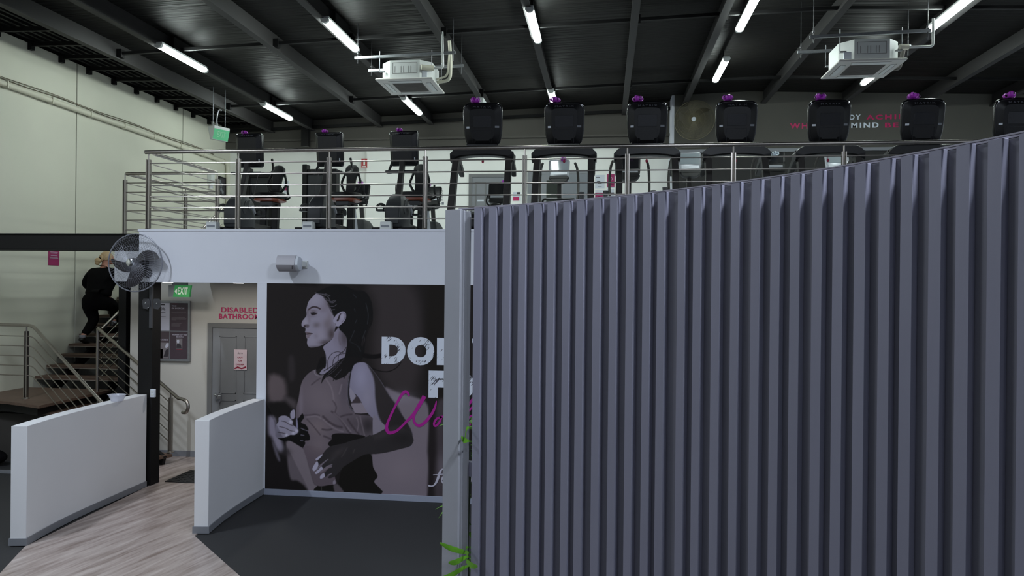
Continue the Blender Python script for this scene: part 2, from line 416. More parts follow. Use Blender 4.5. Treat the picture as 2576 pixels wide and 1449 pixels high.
# back wall on the mezzanine: white below, charcoal bulkhead above
wb = struct(MB().box(XL, 1.6, YB, YB + 0.15, 2.7, 7.3).build('wall_back', 'wall_back'))
zb = atY(1000, 374, YB).z
MB().box(XL + 0.01, 1.49, YB - 0.25, YB, zb, 7.2).build('bulkhead', 'bulkhead', wb)
MB().box(XL + 0.01, 1.49, YB - 0.33, YB - 0.25, atY(1150, 347, YB - .3).z - 0.02, atY(1150, 347, YB - .3).z + 0.03).build('bulkhead_trim', 'bulkhead', wb)
# the plate under the roof that rises with it
MB().bar((XL, YB - 0.35, roofz(XL) - 0.2), (1.5, YB - 0.35, roofz(1.5) - 0.2), 0.06, 0.07).build('top_plate', 'steel_black', wb)
# pale pier beside the exit-sign corner of the back wall
px0 = atY(925, 450, YB).x
MB().box(px0, px0 + 1.0, YB - 0.12, YB, ZM, zb - 0.02).build('pier', 'wall_back', wb)
# return wall and the charcoal wall with the slogan
YT = 17.7
wr = struct(MB().box(1.55, 10, YT, YT + 0.15, 2.7, 7.3).build('wall_back_right', 'wall_dark'))
MB().box(1.49, 1.55, YT, YB, ZM, 7.25).build('white_return', 'wall_white', wr)
MB().box(1.56, 10, YT - 0.02, YT, ZM, atY(1800, 384, YT).z).build('recess_panel', 'recess_black', wr)  # black panel put in for a dark recess below the wall
MB().box(1.56, 10, YT - 0.05, YT, atY(1800, 384, YT).z, atY(1800, 376, YT).z).build('grey_strip', 'base_grey', wr)
struct(MB().box(9.8, 10, -6, 19, 0, 7.2).build('wall_right', 'wall_white'))
struct(MB().box(-9.9, 10, -6.2, -6, 0, 7.2).build('wall_front', 'wall_white'))

# mezzanine: slab with the stair opening, fascia and soffit
mz = struct(MB().prism([(-6.11, YF + .1), (9.8, YF + .1), (9.8, YB), (-7.72, YB), (-7.72, 11.12), (-6.11, 11.12)], 2.74, ZM).build('floor_mezzanine', 'wall_white'))
MB().box(-9.6, -7.72, 15.7, YB, 3.2, ZM).build('landing_slab', 'wall_white', mz)
tf = struct(MB().box(-6.11, 9.7, YF, YF + 0.1, 2.73, 3.395).build('trim_fascia', 'wall_white'))
MB().box(-6.125, 9.7, YF - 0.012, YF + 0.14, 3.395, 3.43).build('fascia_cap', 'wall_white', tf, bevel=0.003)
MB().box(-6.12, -6.111, YF + .1, 11.1, 2.74, 3.42).build('side_board', 'wall_white', tf)

# mural wall below, with its white end nib
mw = struct(MB().box(-4.33, 9.6, YF + 0.01, YF + 0.14, 0, 2.735).build('wall_mural', 'wall_white'))
struct(MB().box(-4.46, -4.33, YF - .006, YF + 0.14, 0, 2.729).build('trim_nib', 'wall_white'))
struct(MB().box(-4.34, 9.6, YF - 0.016, YF + 0.009, 0, 0.078).build('baseboard_mural', 'base_blue', bevel=0.003))

# poster wall with the bathroom door
YP = 11.12
wp = struct(MB().box(-7.44, -4.4, YP, YP + .12, 0, 2.735).build('wall_poster', 'wall_poster'))
MB().box(-7.44, -6.2, YP - .015, YP, 0, 0.1).build('baseboard', 'base_grey', wp)

# curved half walls either side of the entry path
def half_wall(name, pts, th, h, m_base):
    P = smooth_path([Vector((x, y, 0)) for x, y in pts], 8)
    def off(d):
        out = []
        for i, p in enumerate(P):
            t = (P[min(i+1, len(P)-1)] - P[max(i-1, 0)]).normalized(); out.append(p + Vector((-t.y, t.x, 0))*d)
        return out
    A, B = off(0), off(th)
    ring = [(p.x, p.y) for p in A] + [(p.x, p.y) for p in reversed(B)]
    o = struct(MB().prism(ring, 0.012, h).build(name, 'wall_half', bevel=0.004, smooth=25))
    A, B = off(-0.012), off(th + 0.012)
    e0 = (P[1] - P[0]).normalized()*-0.012
    A[0] += e0; B[0] += e0
    MB().prism([(p.x, p.y) for p in A] + [(p.x, p.y) for p in reversed(B)], 0.012, 0.085).build('baseboard', m_base, o, smooth=25)
    return o
half_wall('wall_low_left', [(-5.86, 7.08), (-5.935, 7.51), (-5.985, 8.0), (-6.01, 8.62), (-6.03, 9.38)], 0.16, 1.235, 'base_grey')
half_wall('wall_low_right', [(-4.235, 7.72), (-4.30, 8.2), (-4.335, 8.76), (-4.345, 9.29)], 0.155, 1.235, 'base_grey')

# steel columns and the black beam
def column(name, x0, x1, y0, y1, z0, z1):
    return struct(MB().box(x0, x1, y0, y1, z0, z1).build(name, 'steel_black', bevel=0.004))
column('column', -6.19, -5.99, 9.42, 9.62, 0.0, 2.74)
column('column.001', -7.68, -7.55, 11.17, 11.34, 0.0, 2.74)
struct(MB().box(XL, -6.13, 9.52, 9.72, 3.17, 3.37).build('beam', 'steel_black', bevel=0.004))
bm_ = MB().box(XL, -6.13, 9.50, 9.74, 3.37, 3.385).box(XL, -6.13, 9.50, 9.74, 3.155, 3.17).build('flange', 'steel_black', bpy.data.objects['beam'])
# white cable duct and oddments resting on the beam
column('column.002', atY(770, 330, 18.1).x - .09, atY(770, 330, 18.1).x + .09, 18.0, 18.16, zb - .0, 6.85)

# walls under the stair landing, and its floor strip
struct(MB().box(XL, -8.25, 10.45, 10.55, 0, 0.72).build('wall_under_landing', 'under_dark'))
struct(MB().box(XL, -7.2, 9.75, 9.83, 0.0, 0.03).build('trim_floor', 'base_grey'))

# ------------------------------------------------------------------ roof
rf = holder('ceiling')
xs = [XL - .2, 3.2, 10.0]
rp = MB()
for a, b in zip(xs[:-1], xs[1:]):
    n = len(rp.v); za, zb_ = roofz(a), roofz(b)
    rp.add([(a, -6, za), (b, -6, zb_), (b, 19, zb_), (a, 19, za), (a, -6, za + .1), (b, -6, zb_ + .1), (b, 19, zb_ + .1), (a, 19, za + .1)],
           [(0,1,2,3), (7,6,5,4), (0,4,5,1), (2,6,7,3)])
rp.build('roof_deck', 'roof', rf, smooth=0)
PX = []
for r in (-2.16, -1.87, -1.40, -1.064, -0.663, -0.285, 0.10, 0.42, 0.83, 1.25, 1.66, 2.05):
    x = r*4.0
    for _ in range(8): x = r*(roofz(x) - 0.26 - HC)
    PX.append(x)
for i, x in enumerate(PX):
    z = roofz(x)
    MB().box(x - .012, x + .012, -6, 18.4, z - .26, z).box(x - .06, x + .06, -6, 18.4, z - .275, z - .255).box(x - .06, x - .045, -6, 18.4, z - .26, z - .235).build('purlin', 'purlin', rf)
# bridging struts between the purlins, with their cleats
for y in (7.5, 12.1, 15.9):
    for a, b in zip(PX[:-1], PX[1:]):
        za, zb2 = roofz(a) - .17, roofz(b) - .17
        MB().bar((a + .02, y, za), (b - .02, y, zb2), 0.05, 0.05).box(a + .012, a + .10, y - .05, y + .05, za - .07, za + .07).build('bridging_strut', 'steel_black', rf)
# short brackets from the wall head to the first purlin
for k in range(11):
    y = 10.9 + k*0.72
    MB().bar((XL + .0, y, 6.72), (PX[0] - .02, y, roofz(PX[0]) - .14), 0.05, 0.07).box(XL, XL + .07, y - .04, y + .04, 6.62, 6.76).build('wall_bracket', 'steel_black', rf)
# ribbed roof sheet showing between wall and first purlin
rs = MB()
for k in range(9):
    x = XL + 0.08 + k*0.135
    rs.box(x, x + .045, -6, 18.4, roofz(x) - .035, roofz(x) + .002)
rs.build('roof_rib', 'steel_black', rf)

# ================================================================== SLATTED SCREEN (curved, board and gap in two layers)
AC = Vector((-2.633, 0.766, 0)); AR = 4.302; ZT = 3.2
scr = thing('slat_screen', 'tall curved slate grey slatted timber screen standing across the right of the hall', 'screen', (0, 0, 0))
def frame_at(deg):
    a = math.radians(deg); rad = Vector((math.cos(a), math.sin(a), 0)); tan = Vector((math.sin(a), -math.cos(a), 0))
    return AC + rad*AR, rad, tan           # rad points away from the camera side
def slat(name, deg, wid, depth0, depth1, z0, z1, m, bevel=0.002):
    p, rad, tan = frame_at(deg); R = Matrix((tan, rad, (0, 0, 1))).transposed()
    c = p + rad*((depth0 + depth1)/2) + Vector((0, 0, (z0 + z1)/2))
    return MB().obox(c, (wid, depth1 - depth0, z1 - z0), R).build(name, m, scr, bevel=bevel)
FS = [(64.64, .058), (63.15, .057), (61.74, .058), (60.2, .054), (58.7, .055), (57.4, .053), (55.9, .05), (54.6, .054), (53.03, .052), (51.53, .051), (50.03, .05),
      (48.56, .049), (47.33, .049), (45.62, .048), (44.31, .048), (42.81, .05), (41.33, .048), (39.79, .049), (38.35, .049), (36.97, .05), (35.47, .05), (34.11, .05),
      (32.74, .051), (31.27, .049), (30.02, .05), (28.47, .049), (27.05, .051), (25.51, .05), (24.09, .049), (22.65, .05), (21.2, .05), (19.75, .05), (18.3, .05)]
deg_m = 180/PI/AR; rs_ = random.Random(5)
for i, (d, wd) in enumerate(FS):
    slat('front_slat', d, wd, 0.0, 0.03, 0.0, ZT - rs_.uniform(.0, .003), 'screen', .0015)
    if i < len(FS) - 1:
        d2, w2 = FS[i+1]; mid = (d - wd/2*deg_m + d2 + w2/2*deg_m)/2
        gap = (d - d2)/deg_m - (wd + w2)/2
        slat('back_slat', mid, gap + .045, 0.0305, 0.048, 0.0, ZT - .004, 'screen_gap_shade')
# end post: wide board on the near face, narrow board behind, open slot before the first slat
slat('end_post', 67.15, .120, -0.004, 0.02, 0.0, ZT - .004, 'screen_post', .003)
slat('post_return', 66.34, .022, 0.02, 0.0485, 0.0, ZT - .01, 'screen_post')
slat('back_slat', 66.07, .05, 0.031, 0.048, 0.0, ZT - .014, 'screen_post')
# cap strip along the top and the rails that carry the boards
def sweep(name, d0, d1, r0, r1, z0, z1, m, n=48):
    rings = []
    for k in range(n + 1):
        p, rad, tan = frame_at(d0 + (d1 - d0)*k/n)
        rings.append([p + rad*r + Vector((0, 0, z)) for r, z in ((r0, z0), (r1, z0), (r1, z1), (r0, z1))])
    return MB().loft(rings).build(name, m, scr, smooth=25)
sweep('cap_strip', 66.9, 18.0, 0.031, 0.10, ZT - .002, ZT + .006, 'screen_cap')
sweep('cap_edge', 65.0, 18.0, -0.001, 0.012, ZT + .0005, ZT + .006, 'screen_cap')
sweep('back_rail', 68.0, 18.0, 0.049, 0.09, 0.15, 0.24, 'screen')
sweep('back_rail', 68.0, 18.0, 0.049, 0.09, 1.5, 1.59, 'screen')
sweep('back_rail', 65.2, 18.0, 0.049, 0.09, ZT - .13, ZT - .04, 'screen')

# ------------------------------------------------------------------ artificial plant hanging at the free end of the screen
pl = thing('artificial_plant', 'green artificial fern with glossy strap leaves beside the pale screen post', 'plant', (-0.87, 4.90, 0))
st = MB()
stem_pts = [(0, 0, 0), (.01, .01, .5), (-.01, .0, 1.0), (.0, .01, 1.5), (-.02, .0, 1.85)]
st.tube(smooth_path(stem_pts, 5), 0.009, 7)
for a in range(6): st.tube([(0, 0, .02), (.05*math.cos(a), .05*math.sin(a), 0)], .008, 5)
st.build('stem', 'stem', pl)
def leaf_mesh(L, Wd, curl, m):
    mb = MB(); n = 7; up = []
    for k in range(n + 1):
        t = k/n; wv = Wd*math.sin(PI*min(1, t*0.93 + 0.06))**0.8*(1 - .25*t); x = L*t*math.cos(curl*t*.6); z = -L*curl*t*t*.45
        up.append([(x, -wv/2, z + .1*wv), (x, 0, z - .12*wv), (x, wv/2, z + .1*wv)])
    vs = [p for r in up for p in r] + [(p[0], p[1], p[2] - .0015) for r in up for p in r]; fs = []; o = (n + 1)*3
    for i in range(n):
        for j in range(2):
            a = i*3 + j; fs.append((a, a+1, a+4, a+3)); fs.append((o+a+3, o+a+4, o+a+1, o+a))
    mb.add(vs, fs); ob = mb.build('leaf', m, pl); return ob
protos = [leaf_mesh(.24, .05, .9, 'leaf'), leaf_mesh(.18, .04, 1.5, 'leaf'), leaf_mesh(.2, .045, .7, 'leaf_dark'), leaf_mesh(.15, .055, 1.2, 'leaf')]
rnd = random.Random(11)
def put_leaf(k, loc, yaw, pitch, roll=0.0, s=1.0, first=[0, 0, 0, 0]):
    o = protos[k] if not first[k] else protos[k].copy()
    if first[k]: COL.objects.link(o); o.parent = pl
    first[k] = 1; o.location = loc; o.rotation_euler = (roll, pitch, yaw); o.scale = (s, s, s)
# tufts behind the screen: leaves fan out to the back and past the free end; a few narrow ones push through the open slot
def spread(z0, n, ks, lo, hi, s=1.0):
    for j in range(n):
        a = math.radians(lo + (hi - lo)*(j + .5)/n + rnd.uniform(-8, 8))
        put_leaf(ks[j % len(ks)], (rnd.uniform(-.02, .02), rnd.uniform(.0, .03), z0 + rnd.uniform(-.05, .05)), a, rnd.uniform(-.5, .3), rnd.uniform(-.4, .4), s*rnd.uniform(.75, 1.05))
for z0 in (.35, .6, .85, 1.1, 1.42, 1.62): spread(z0, 5, (0, 2, 1), 30, 150)
spread(1.80, 7, (0, 1, 3), 20, 190)
spread(1.30, 3, (0, 3, 0), 176, 202, 1.1); spread(1.22, 3, (0, 3, 1), 180, 206, 1.0)
# through the slot, out on the near side
gp, grad, gtan = frame_at(65.38)
off = Vector((-0.87, 4.90, 0))
back = gp + grad*.06 - off
for z0, dz, side, L_ in ((1.02, .06, -1, .17), (.97, .02, 1, .12), (.93, -.09, -1, .20), (1.05, .0, 1, .05), (.99, -.02, -1, .10), (1.72, .05, -.2, .06), (1.80, -.03, .3, .05)):
    P0 = back + Vector((0, 0, z0)); P1 = gp - grad*.012 - off + Vector((0, 0, z0 + .02)); P2 = gp - grad*(.045) + gtan*(side*L_*.55) - off + Vector((0, 0, z0 + dz*.6)); P3 = gp - grad*(.06) + gtan*(side*L_) - off + Vector((0, 0, z0 + dz))
    C = smooth_path([P0, P1, P2, P3], 5); n = len(C); rings = []
    for i, c in enumerate(C):
        t = i/(n - 1); wd_ = .011 + .026*math.sin(PI*min(1, max(0, (t - .25)/.75)))*(1 if t < .999 else .1)
        upv = Vector((0, 0, 1)); nrm_ = -grad
        rings.append([c + upv*wd_*.5, c + nrm_*.0016, c - upv*wd_*.5, c - nrm_*.0016])
    MB().loft(rings).build('leaf', 'leaf', pl, smooth=60)

# ================================================================== STAINLESS BALUSTRADES
def baluster(mb_parent, x, y, z0, z1, ax=(1, 0, 0), top=None):
    """twin flat plates either side of a thin rod, on a round flange"""
    ax = Vector(ax); c = Vector((x, y, 0)); m = MB(); n = Vector((-ax.y, ax.x, 0))
    R = Matrix((ax, n, (0, 0, 1))).transposed()
    for s in (-1, 1): m.obox(c + ax*(.021*s) + Vector((0, 0, (z0 + z1)/2)), (.012, .045, z1 - z0), R)
    m.tube([(x, y, z0), (x, y, top or z1 + .075)], .011, 8)
    m.lathe([(.055, 0), (.055, .008), (.035, .014), (.03, .02)], 14, Matrix.Translation((x, y, z0)))
    return m.build('post', 'stainless', mb_parent)
def rods(parent, pts_of, levels, r=.0085):
    for z in levels: MB().tube(pts_of(z), r, 7).build('rod', 'stainless', parent)
YR = 9.40
zt = 4.462
front = thing('balustrade', 'long stainless steel balustrade along the front edge of the mezzanine', 'railing', (-6.05, YR, ZM))
xs_post = [-6.05, -4.79, -3.55, -2.28, -1.01, 0.26, 1.53, 2.81, 4.1, 5.38, 6.65]
for x in xs_post: baluster(front, x + 6.05, 0, -.01, zt - ZM - .10, top=zt - ZM)
MB().tube(fillet([(-.05, 0, zt - ZM), (14.5, 0, zt - ZM)], .02), .0255, 12).build('handrail', 'stainless', front)
LV = [0.872, 0.724, 0.576, 0.428, 0.280, 0.128]
rods(front, lambda z: [(0, 0, z), (14.4, 0, z)], LV)
# return beside the stair well, stepping left, then running to the back wall
ret = thing('balustrade', 'stainless steel balustrade with an angled corner around the stair well opening', 'railing', (-6.05, 9.52, ZM))
Yb = 11.2
xl = atY(315, 432, Yb).x
for x, y in ((0, Yb - 9.52), (xl + 6.05, Yb - 9.52)): baluster(ret, x, y, 0 - (0.12 if x < -1 else 0), zt - ZM - .10, top=zt - ZM)
yq = [Yb - 9.52 + 1.75, Yb - 9.52 + 3.5]
for y in yq: baluster(ret, xl + 6.05, y, 0, zt - ZM - .10, top=zt - ZM)
path = lambda z: [(0, 0, z), (0, Yb - 9.52, z), (xl + 6.05, Yb - 9.52, z), (xl + 6.05, Yb - 9.52 + 4.4, z)]
MB().tube(fillet(path(zt - ZM), .06), .0255, 12).build('handrail', 'stainless', ret)
for z in LV: MB().tube(fillet(path(z), .03), .0085, 7).build('rod', 'stainless', ret)

# ================================================================== STAIRCASE
ZL = 0.95
sc = thing('staircase', 'dogleg staircase of brown timber treads climbing the left wall behind the black column', 'staircase', (-8.9, 11.0, 0))
def S(x, y, z): return (x + 8.9, y - 11.0, z)
# landing: timber deck on a dark steel edge
pa, pb = atZ(100, 1022, ZL), atZ(245, 985, ZL)
L = [(-9.64, 10.27), (-8.75, 10.18), (pa.x - .05, pa.y + .05), (-8.1, 11.45), (-8.1, 11.62), (-9.64, 11.62)]
MB().prism([(x + 8.9, y - 11.0) for x, y in L], ZL - .045, ZL).build('landing_deck', 'wood_tread', sc, bevel=.004)
MB().prism([(x + 8.9, y - 11.0) for x, y in [(-9.64, 10.36), (-8.75, 10.27), (pa.x - .18, pa.y + .18), (-8.2, 11.4), (-9.64, 11.4)]], ZL - .17, ZL - .046).build('landing_frame', 'steel_black', sc)
# upper flight up the left wall
RIS, GO, NU = 0.1655, 0.27, 14
for n in range(1, NU + 1):
    z = ZL + RIS*n; y = 11.52 + GO*n
    MB().box(-9.63 + 8.9, -8.06 + 8.9, y - 11.0, y - 11.0 + .31, z - .045, z).build('tread', 'wood_tread', sc, bevel=.004)
    MB().box(-9.63 + 8.9, -8.06 + 8.9, y - 11.0 - .006, y - 11.0 + .012, z - .052, z - .04).build('nosing', 'nosing', sc)
st_ = MB()
for x in (-9.3, -8.3):
    st_.bar(S(x, 11.65, ZL - .16), S(x, 15.5, ZL - .16 + 3.85*RIS/GO), .05, .14)
    for n in range(1, NU + 1):
        z = ZL + RIS*n; y = 11.52 + GO*n
        st_.add([S(x - .02, y + .03, z - .045), S(x + .02, y + .03, z - .045), S(x + .02, y + .29, z - .045), S(x - .02, y + .29, z - .045), S(x - .02, y + .15, z - .26), S(x + .02, y + .15, z - .26)],
                [(0,1,2,3), (0,4,5,1), (1,5,2), (2,5,4,3), (0,3,4)])
st_.build('stringer', 'steel_black', sc)
# lower flight: five treads down towards the path, angled to the room
d0 = Vector((1.66, -.72, 0)).normalized(); nrm = Vector((-d0.y, d0.x, 0)); A0 = Vector((-8.23, 10.85, 0))
NL, GL = 5, 0.345
for n in range(1, NL + 1):
    z = ZL - ZL/6*n; c = A0 + d0*(GL*(n - .5) + .0)
    R = Matrix((d0, nrm, (0, 0, 1))).transposed()
    MB().obox(Vector(S(c.x, c.y, z - .0225)), (GL + .05, 1.05, .045), R).build('tread', 'wood_tread', sc, bevel=.004)
s2 = MB()
for s in (-.4, .4):
    a, b = A0 + nrm*s, A0 + d0*(GL*NL) + nrm*s
    s2.bar(S(a.x, a.y, ZL - .22), S(b.x, b.y, .06), .05, .18)
s2.build('stringer', 'steel_black', sc)

# stair balustrades
near = thing('stair_railing', 'near stainless stair railing running level then sloping down behind the left half wall', 'railing', (-8.7, 10.42, ZL))
def rail_set(parent, O, plan, zs, levels, posts, r=.0255, slope_cut=None):
    O = Vector(O)
    P = [Vector(p) + Vector((0, 0, z)) - O for p, z in zip(plan, zs)]
    MB().tube(fillet(P, .1, 4), r, 12).build('handrail', 'stainless', parent)
    for k in levels: MB().tube(fillet([p - Vector((0, 0, k)) for p in P], .08, 4), .0085, 7).build('rod', 'stainless', parent)
    for (x, y, z0, z1) in posts: baluster(parent, x - O.x, y - O.y, z0 - O.z, z1 - O.z - .09, top=z1 - O.z)
qa = atZ(65, 1003, ZL); zr = ZL + 1.0
p1 = Vector((qa.x + .10, qa.y, 0)); zr = atY(66, 818, qa.y).z
p2 = p1 + d0*1.95
rail_set(near, near.location, [(-9.6, qa.y + .04, 0), p1, p2], [zr, zr, zr - 1.10], [.148*k + .02 for k in range(1, 6)],
         [(qa.x, qa.y, ZL, zr), (p1.x + d0.x*1.7, p1.y + d0.y*1.7, 0.3, zr - .96)])
far = thing('stair_railing', 'far stainless stair railing ending in a hooked handrail beside the bathroom door', 'railing', (-8.16, 11.36, ZL))
fa = atZ(245, 985, ZL); za = atY(247, 826, fa.y).z
zend = atY(428, 985, 10.62).z; pe = atZ(428, 1140, .16)
q1 = Vector((fa.x, fa.y, za)); q2 = Vector((pe.x, pe.y, atY(428, 990, pe.y).z + .03))
dd = (q2 - q1); dh = Vector((dd.x, dd.y, 0)).normalized()
q3 = q1 + dd*1.10
hook = [q1, q3] 
O = Vector(far.location)
uph = dd.normalized()
hk = [q3 + dh*.10 + Vector((0, 0, -.005)), q3 + dh*.19 + Vector((0, 0, -.04)), q3 + dh*.215 + Vector((0, 0, -.12)), q3 + dh*.17 + Vector((0, 0, -.19)), q3 + dh*.09 + Vector((0, 0, -.20))]
MB().tube(fillet([p - O for p in [q1 + Vector((0, 0, 0)), q3]], .02)[:-1] + smooth_path([p - O for p in [q3] + hk], 5), .0255, 12).build('handrail', 'stainless', far)
for k in range(1, 6):
    MB().tube([q1 - O - Vector((0, 0, .148*k + .03)), q2 - O - Vector((0, 0, .148*k + .03))], .0085, 7).build('rod', 'stainless', far)
baluster(far, q2.x - O.x, q2.y - O.y, .17 - O.z, q2.z - O.z - .09, top=q2.z - O.z)
MB().tube([(q1.x - O.x, q1.y - O.y, 0), (q1.x - O.x, q1.y - O.y, za - O.z)], .026, 12).build('post', 'stainless', far)
up = thing('stair_railing', 'upper stair railing rising behind the black column beside the climbing person', 'railing', (-8.16, 11.45, ZL))
O = Vector(up.location); sl = RIS/GO
def U(y, z): return Vector((fa.x + .02, y, z)) - O
zz = za - .02
MB().tube(fillet([U(fa.y + .06, zz), U(15.4, zz + (15.4 - fa.y - .06)*sl)], .02), .0255, 12).build('handrail', 'stainless', up)
for k in range(1, 6):
    MB().tube([U(fa.y + .06, zz - .148*k - .03), U(15.3, zz - .148*k - .03 + (15.3 - fa.y - .06)*sl)], .0085, 7).build('rod', 'stainless', up)
for y in (13.0, 15.0):
    n = int((y - 11.52)/GO); zt_ = ZL + RIS*n
    baluster(up, U(y, 0).x, U(y, 0).y, zt_ - O.z, zz + (y - fa.y - .06)*sl - O.z - .09, top=zz + (y - fa.y - .06)*sl - O.z)

# ================================================================== LED BATTENS
def batten():
    t = thing('ceiling_batten', '', 'light')
    MB().box(-.055, .055, -.70, .70, .045, .085).build('housing', 'ac_white', t, bevel=.004)
    # rounded diffuser
    ring = [(-.058, .045), (-.062, .02), (-.045, -.008), (-.02, -.02), (.02, -.02), (.045, -.008), (.062, .02), (.058, .045)]
    MB().loft([[(x, y, z) for x, z in ring] for y in (-.68, .68)]).build('diffuser', 'tube', t)
    for s in (-1, 1):
        MB().loft([[(x*1.03, y, z) for x, z in ring] for y in (s*.68, s*.735)]).build('end_cap', 'ac_white', t)
    MB().box(-.012, .012, -.3, .3, .085, .30).build('bracket', 'steel_black', t)
    return t
bt0 = batten(); used = 0
ZB = 6.55
def zlight(x): return roofz(x) - 0.33
LABELS = ['glowing white ceiling batten highest in the row nearest the left wall', 'small glowing batten deeper in the row nearest the left wall, above the bikes',
          'glowing ceiling batten up and left of the hung cassette by the middle', 'glowing batten just below and behind the cassette air conditioner near the middle',
          'steep glowing ceiling batten between the two air conditioners, nearer one', 'short glowing batten half hidden by the second treadmill console',
          'glowing batten cut by the top of the frame left of the right cassette', 'glowing batten above the fan on the charcoal wall',
          'long glowing batten at the top right corner above the right air conditioner', 'glowing batten end poking out below the right air conditioner']
spec = [((400, 118), None), ((662, 265), None), ((818, 55), None), ((1015, 250), None), ((1332, 28), None), ((1386, 232), None), (None, (1860, 78)), ((1828, 152), None), (None, (2340, 78)), (None, (2172, 213))]
LPOS = []
for (near_p, far_p), lab in zip(spec, LABELS):
    p = near_p or far_p; q = atZ(*p, 6.55)
    for _ in range(4): q = atZ(*p, zlight(q.x))
    y = q.y + .70 if near_p else q.y - .70
    LPOS.append((q.x, y, zlight(q.x)))
    if used == 0: t = bt0; t.location = LPOS[-1]; t['label'] = lab; t['group'] = 'glowing ceiling battens'
    else: t = dup(bt0, LPOS[-1], label=lab, group='glowing ceiling battens')
    used += 1
# unlit batten whose end shows above the first treadmill
q = atZ(1207, 247, 6.6)
t = thing('unlit_batten', 'pale unlit batten fitting poking up above the first treadmill console', 'light', (q.x, q.y + .6, 6.52))
MB().box(-.075, .075, -.62, .62, 0, .09).build('housing', 'ac_white', t, bevel=.004)
MB().box(-.05, .05, -.55, .6, -.03, 0).build('diffuser', 'label_white', t)
MB().box(-.01, .01, -.2, .2, .09, .27).build('bracket', 'steel_black', t)

# ================================================================== CASSETTE AIR CONDITIONERS
def cassette(label, c, mirror):
    """c = centre of the underside panel"""
    s = -1 if mirror else 1
    t = thing('cassette_air_conditioner', label, 'air conditioner', c, 0, 'hung cassette air conditioners')
    h = .47; cut = .17
    pan = MB()
    P = [(-h, -h), (h, -h), (h, h), (-h, h)]
    pan.loft([[(x*k, y*k, z) for x, y in P] for k, z in ((.985, 0), (1.0, .012), (1.0, .022), (.97, .035))])
    panel = pan.build('fascia_panel', 'ac_panel', t, bevel=.004)
    b = .415
    oct_ = [(-b + cut, -b), (b - cut, -b), (b, -b + cut), (b, b - cut), (b - cut, b), (-b + cut, b), (-b, b - cut), (-b, -b + cut)]
    casing = MB().prism(oct_, .035, .33).build('casing', 'ac_white', t, bevel=.004)
    # knock-out outlines and lifted plates on the casing
    lines = MB()
    y = -b - .002
    for x in (-.16, -.06, -.02, .06, .10): lines.box(x - .002, x + .002, y - .001, y + .003, .13, .235)
    for x in (-.2, .2): lines.box(x - .002, x + .002, y - .001, y + .003, .12, .29)
    for z in (.12, .29): lines.box(-.2, .2, y - .001, y + .003, z - .002, z + .002)
    lines.build('knockout_outline', 'ac_grille', casing)
    # grille with its slots
    g = .25
    MB().box(-g, g, -g, g, -.006, .004).build('intake_grille', 'ac_grille', panel)
    sl = MB()
    for k in range(14): sl.box(-g + .01, g - .01, -g + .018 + k*.036, -g + .03 + k*.036, -.010, -.006)
    sl.build('grille_bar', 'ac_grille', panel)
    for a in range(4):
        R = Matrix.Rotation(a*PI/2, 4, 'Z'); m = MB()
        vs = [R @ Vector(p) for p in ((-.26, -.385, -.004), (.26, -.385, -.004), (.26, -.315, -.012), (-.26, -.315, -.012), (-.26, -.385, .006), (.26, -.385, .006), (.26, -.315, .006), (-.26, -.315, .006))]
        m.add(vs, [(0,3,2,1), (4,5,6,7), (0,1,5,4), (1,2,6,5), (2,3,7,6), (3,0,4,7)])
        m.build('louvre', 'ac_white', panel)
        m = MB()
        vs = [R @ Vector(p) for p in ((-.28, -.395, -.002), (.28, -.395, -.002), (.28, -.39, -.002), (-.28, -.39, -.002), (-.28, -.395, .004), (.28, -.395, .004), (.28, -.39, .004), (-.28, -.39, .004))]
        m.add(vs, [(0,3,2,1), (4,5,6,7), (0,1,5,4), (1,2,6,5), (2,3,7,6), (3,0,4,7)])
        m.build('louvre_gap', 'ac_grille', panel)
    # hanging struts and threaded rods, each with a foot bracket
    up_ = roofz(c[0]) - c[2]
    for y_, z_ in ((-.36, .40), (.36, .40)):
        MB().bar((-.85, y_, z_), (.82, y_, z_ + .05*.9), .04, .04).build('strut', 'galv', t)
        for x in (-.8, .78): MB().tube([(x, y_, z_ - .09), (x, y_, z_ + .14)], .008, 6).tube([(x, y_, z_ + .14), (x, y_, up_)], .005, 6).lathe([(.02, 0), (.02, .02)], 6, Matrix.Translation((x, y_, z_ + .06))).build('end_rod', 'steel_grey', t)
    for x in (-.43, .43):
        for y_ in (-.36, .36):
            MB().tube([(x, y_, .17), (x, y_, .50)], .006, 6).box(min(x, x*.8), max(x, x*.8), y_ - .03, y_ + .03, .16, .175).build('hanger', 'galv', t)
    # drain and refrigerant lines
    if not mirror:
        MB().tube([(.28, -.44, .2), (.46, -.36, .2)], .045, 12).build('pipe_sleeve', 'pipe_cream', t)
        MB().tube(fillet([(.44, -.37, .2), (.62, -.37, .2), (.60, -.37, .78)], .05), .02, 10).build('drain_pipe', 'pipe_white', t)
        MB().tube(fillet([(.42, .1, .1), (.66, .0, .1), (.68, -.05, .42), (.66, -.1, .72)], .1), .028, 10).tube(fillet([(.42, .05, .14), (.62, -.02, .16), (.66, -.08, .5)], .1), .018, 8).build('refrigerant_line', 'pipe_cream', t)
    else:
        MB().tube([(.40, -.36, .22), (.52, -.34, .22)], .042, 12).build('pipe_sleeve', 'pipe_cream', t)
        MB().tube(fillet([(.5, -.34, .22), (.86, -.34, .22), (.86, -.34, .62)], .05), .02, 10).build('drain_pipe', 'pipe_white', t)
        MB().tube(fillet([(.42, .15, .06), (.56, .1, .02), (.60, .05, .3)], .08), .032, 10).build('refrigerant_line', 'ac_grille', t)
    MB().box(.22*s + (.04 if not mirror else -.16), .22*s + (.14 if not mirror else -.02), -b + .03, -b + .05, .05, .16).build('data_plate', 'label_white', casing)
    return t
